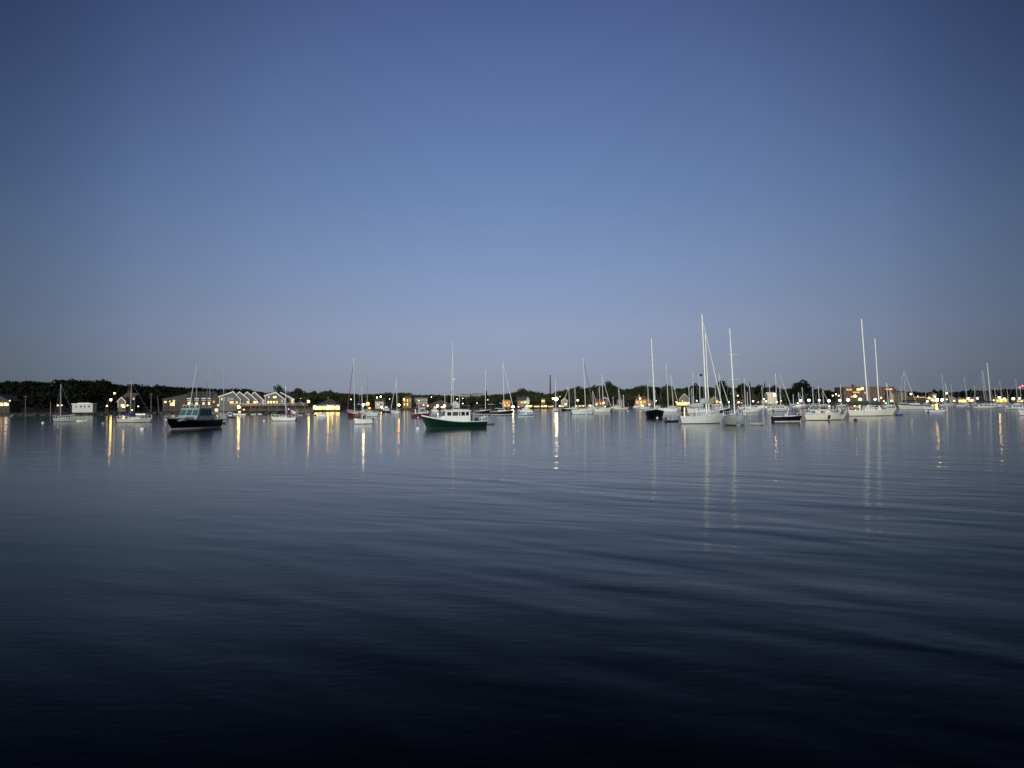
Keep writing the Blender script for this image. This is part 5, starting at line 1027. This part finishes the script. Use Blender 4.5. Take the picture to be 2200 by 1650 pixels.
# ---------------------------------------------------------------- buoys
def buoy(px, py, label, r=.25, m0=WHITE, stick=False, group='mooring buoys'):
    P = wl(px, py); o = empty('mooring_buoy', (P.x, P.y, 0), label=label, cat='buoy', group=group)
    b_ = MB(); b_.ball((0,0,r*.35), r, 12, 0, (1,1,.85)); b_.build('float', m0, o)
    b_ = MB(); b_.cyl((0,0,r*.9),(0,0,r*1.35),r*.16); b_.ball((0,0,r*1.4), r*.2, 6); b_.build('ring', DARK, o)
    if stick: b_ = MB(); b_.cyl((0,0,r),(0,0,r+.9),.03); b_.build('pickup_stick', WHITE, o)
    return o
for a in [(306.5,923.5,'white mooring buoy with dark collar in front of the blue-covered sloop',.36,WHITE),(25,894.5,'faint white buoy near the far left shore',.45,DULL),(92.5,909.5,'white buoy left of the grey sloop at far left',.34,WHITE),(222.5,911,'pale blue buoy between the white dinghy and the blue-covered sloop',.42,LBLUE),
  (348,895,'pinkish buoy at the bow of the navy motor yacht',.34,PINK),(567.5,905,'white buoy left of the white daysailer',.3,WHITE),(675.5,897.5,'bright white buoy in front of the small cuddy boat',.3,WHITE),(898,922.5,'white buoy with dark top left of the green lobster boat, nearest the camera',.33,WHITE),
  (914,909.5,'white buoy touching the bow of the green lobster boat',.33,WHITE),(898.5,897.5,'white buoy against the red lobster boat hull',.24,WHITE),(829,889,'white buoy below the black and white cruiser',.3,WHITE),(1349,884,'white buoy right of the low cream daysailer',.4,WHITE),
  (1412,898.5,'round white buoy at the bow of the navy sloop',.28,WHITE),(1586,915.5,'pale blue and white buoy at the bow of the bow-on sloop',.42,LBLUE),(1838,903.5,'dark red buoy between the large cream sloop and the white ketch',.34,DRED),(1259.5,891.5,'small white buoy at the side of the central white sloop',.26,WHITE),
  (2159,902,'tiny far buoy near the right edge',.1,DULL),(1996,902,'tiny white buoy below the grey and white tender',.1,WHITE)][:16]:
    buoy(a[0], a[1], a[2], a[3], a[4])

# ---------------------------------------------------------------- people
SKIN = mat('skin', (.32,.19,.14), .6); HAIR = mat('dark_hair', (.03,.02,.015), .8)
def skin_mesh(name, joints, links, m_, parent, root=0):
    me = bpy.data.meshes.new(name); me.from_pydata([j[:3] for j in joints], links, []); o = bpy.data.objects.new(name, me); COL.objects.link(o); o.parent = parent
    me.materials.append(m_); s_ = o.modifiers.new('skin', 'SKIN'); s_.use_smooth_shade = True
    for v, j in zip(me.skin_vertices[0].data, joints): v.radius = (j[3], j[3]*.85); v.use_root = False
    me.skin_vertices[0].data[root].use_root = True
    u = o.modifiers.new('smooth', 'SUBSURF'); u.levels = 1; u.render_levels = 1; return o
def person(px, D, zfoot, label, shirt, trousers, pose='stand', rz=0, group='people on the boats'):
    """pose: stand / sit ; zfoot = height of the feet (stand) or of the seat (sit)"""
    X = at(px, 870, D).x; o = empty('person', (X, D, zfoot), rz, label=label, cat='person', group=group)
    hz = .92 if pose == 'stand' else .12
    J = [(0,0,hz,.12),(0,0,hz+.22,.125),(0,0,hz+.42,.15),(0,0,hz+.55,.06),(.01,0,hz+.62,.055),(.02,0,hz+.72,.09),(.02,0,hz+.80,.085)]; K = [(i,i+1) for i in range(6)]
    arms = []; legs = []
    for sd in (1,-1):
        b0 = len(J)
        if pose == 'stand': e, hnd = (.05,sd*.27,hz+.22), (.16,sd*.24,hz-.02)
        else: e, hnd = (.10,sd*.26,hz+.24), (.30,sd*.18,hz+.14)
        J += [(0,sd*.18,hz+.47,.055),(*e,.042),(*hnd,.030)]; K += [(2,b0),(b0,b0+1),(b0+1,b0+2)]; arms.append((b0,b0+1,b0+2))
        hv = (Vector(hnd)-Vector(e)).normalized(); pl = len(J); pm = Vector(hnd)+hv*.07; J.append((*pm,.030)); K.append((b0+2,pl))
        for q, ln in enumerate((.060,.072,.075,.066)):
            a = pm+hv*.03+Vector((.0+.018*(q-1.5),0,0)); t1 = a+hv*ln*.6; t2 = t1+hv*ln*.4+Vector((0,-sd*.015,-.005)); n0 = len(J)
            J += [(*a,.010),(*t1,.009),(*t2,.007)]; K += [(pl,n0),(n0,n0+1),(n0+1,n0+2)]
        a = Vector(hnd)+hv*.03+Vector((.03,0,0)); n0 = len(J); J += [(*a,.011),(*(a+hv*.035+Vector((.02,0,0))),.009)]; K += [(b0+2,n0),(n0,n0+1)]
        b1 = len(J)
        if pose == 'stand': L_ = [(0,sd*.10,hz-.08,.09),(.03,sd*.11,hz-.46,.062),(0,sd*.12,.08,.040),(.14,sd*.13,.04,.035)]
        else: L_ = [(0.04,sd*.10,hz-.02,.09),(.44,sd*.13,hz+.02,.062),(.46,sd*.13,hz-.38,.042),(.58,sd*.13,hz-.43,.035)]
        J += L_; K += [(0,b1),(b1,b1+1),(b1+1,b1+2),(b1+2,b1+3)]; legs.append(b1)
    skin_mesh('body', J, K, SKIN, o)
    g_ = lambda i, r_: (*J[i][:3], r_)
    SJ = [g_(0,.135),g_(1,.145),g_(2,.17),(0,0,hz+.51,.09)]; SK = [(0,1),(1,2),(2,3)]
    for (a, b_, c_) in arms: n0 = len(SJ); SJ += [g_(a,.072),g_(b_,.058)]; SK += [(2,n0),(n0,n0+1)]
    skin_mesh('shirt', SJ, SK, shirt, o)
    TJ = [g_(0,.142)]; TK = []
    for b1 in legs: n0 = len(TJ); TJ += [g_(b1,.108),g_(b1+1,.078),g_(b1+2,.06)]; TK += [(0,n0),(n0,n0+1),(n0+1,n0+2)]
    skin_mesh('trousers', TJ, TK, trousers, o)
    m_ = MB(); m_.ball((0,0,hz+.80), .108, 10, 0, (1,.92,1)); m_.build('hair', HAIR, o)
    m_ = MB(); m_.ball((.105,0,hz+.75), .022, 6); m_.ball((.095,.035,hz+.78), .012, 6); m_.ball((.095,-.035,hz+.78), .012, 6); m_.box((.098,0,hz+.705), (.01,.05,.012)); m_.ball((.01,.095,hz+.76), .025, 6); m_.ball((.01,-.095,hz+.76), .025, 6); m_.build('face', SKIN, o)
    return o
PK = mat('pink_shirt',(.42,.10,.16),.9); BK = mat('black_shirt',(.012,.012,.016),.9); WS = mat('white_shirt',(.6,.6,.58),.9); RS = mat('red_shirt',(.35,.05,.05),.9); BT = mat('navy_trousers',(.02,.025,.06),.9); KT = mat('khaki_trousers',(.2,.16,.1),.9); PS = mat('purple_shirt',(.16,.05,.30),.9); GT = mat('grey_trousers',(.08,.08,.09),.9)
sk_ = by('navy skiff with cream bottom carrying people, at the stern of the large cream sloop'); Dk = sk_.location.y
person(1716.5,Dk-.1,.95,'person in black sitting in the navy skiff',BK,BT,'sit',R(150)); person(1713,Dk+.35,1.0,'person in a white shirt sitting in the navy skiff',WS,KT,'sit',R(30))
D1 = a1.location.y; D2 = a2.location.y; k1 = D1/F; k2 = D2/F; f1 = 14*k1; f2 = 13*k2
person(1725,D1-.3,f1*.85,'person in a pink shirt standing in the stern of the large cream sloop',PK,GT,'stand',R(20))
person(1766,D1+.2,f1+.62,'person in black sitting on the cabin of the large cream sloop',BK,BT,'sit',R(-60)); person(1771,D1+.1,f1+.62,'second person in dark clothes sitting on the cabin of the large cream sloop, right one',BK,GT,'sit',R(-90))
person(1809,D1-1.0,f1*1.05,'person with legs hanging over the side near the bow of the large cream sloop',GT,BT,'sit',R(-95))
for (px, z0, lab, s_, t_, po) in [(1820,.0,'person in dark clothes standing at the stern of the white ketch',BK,BT,'stand'),(1824,.0,'second person in black standing at the stern of the white ketch',BK,GT,'stand'),(1850,.1,'person in navy standing by the main mast of the white ketch',BT,BT,'stand'),
   (1881,.35,'person in a red shirt sitting under the green sail cover of the white ketch',RS,KT,'sit'),(1895,.1,'person in a red shirt standing at the foredeck of the white ketch',RS,BT,'stand'),(1902,.3,'person in a white shirt sitting on the foredeck of the white ketch',WS,KT,'sit'),(1838,.3,'person in a grey jacket sitting in the cockpit of the white ketch',GT,BT,'sit'),(1843,.3,'person in a white shirt sitting in the cockpit of the white ketch',WS,GT,'sit')]:
    person(px, D2-.6, f2*.95+z0, lab, s_, t_, po, R(-90+random.Random(px).uniform(-60,60)))
q = by('white daysailer with low cuddy cabin and thin mast before the right condominiums')
if q: person(617,q.location.y-.2,7*q.location.y/F*.9,'person in purple standing in the cockpit of the white daysailer',PS,BT,'stand',R(-80))
q = by('white open fishing boat with outboard and a standing T-top, below the large orange lamp')
person(786,q.location.y-.1,.75,'person in a white shirt at the helm of the white open fishing boat',WS,KT,'stand',R(200)); person(771,q.location.y+.1,.8,'person in black standing at the bow of the white open fishing boat',BK,BT,'stand',R(180))
for (px, lab, s_) in [(641,'person in purple standing in front of the small boathouse',PS),(638,'person in pink standing in front of the small boathouse',PK),(648,'person in a red shirt standing on the pier at the small boathouse',RS)]:
    D_ = sdepth(px)-1; person(px, D_, .62, lab, s_, BT, 'stand', R(-90), 'people by the boathouse')
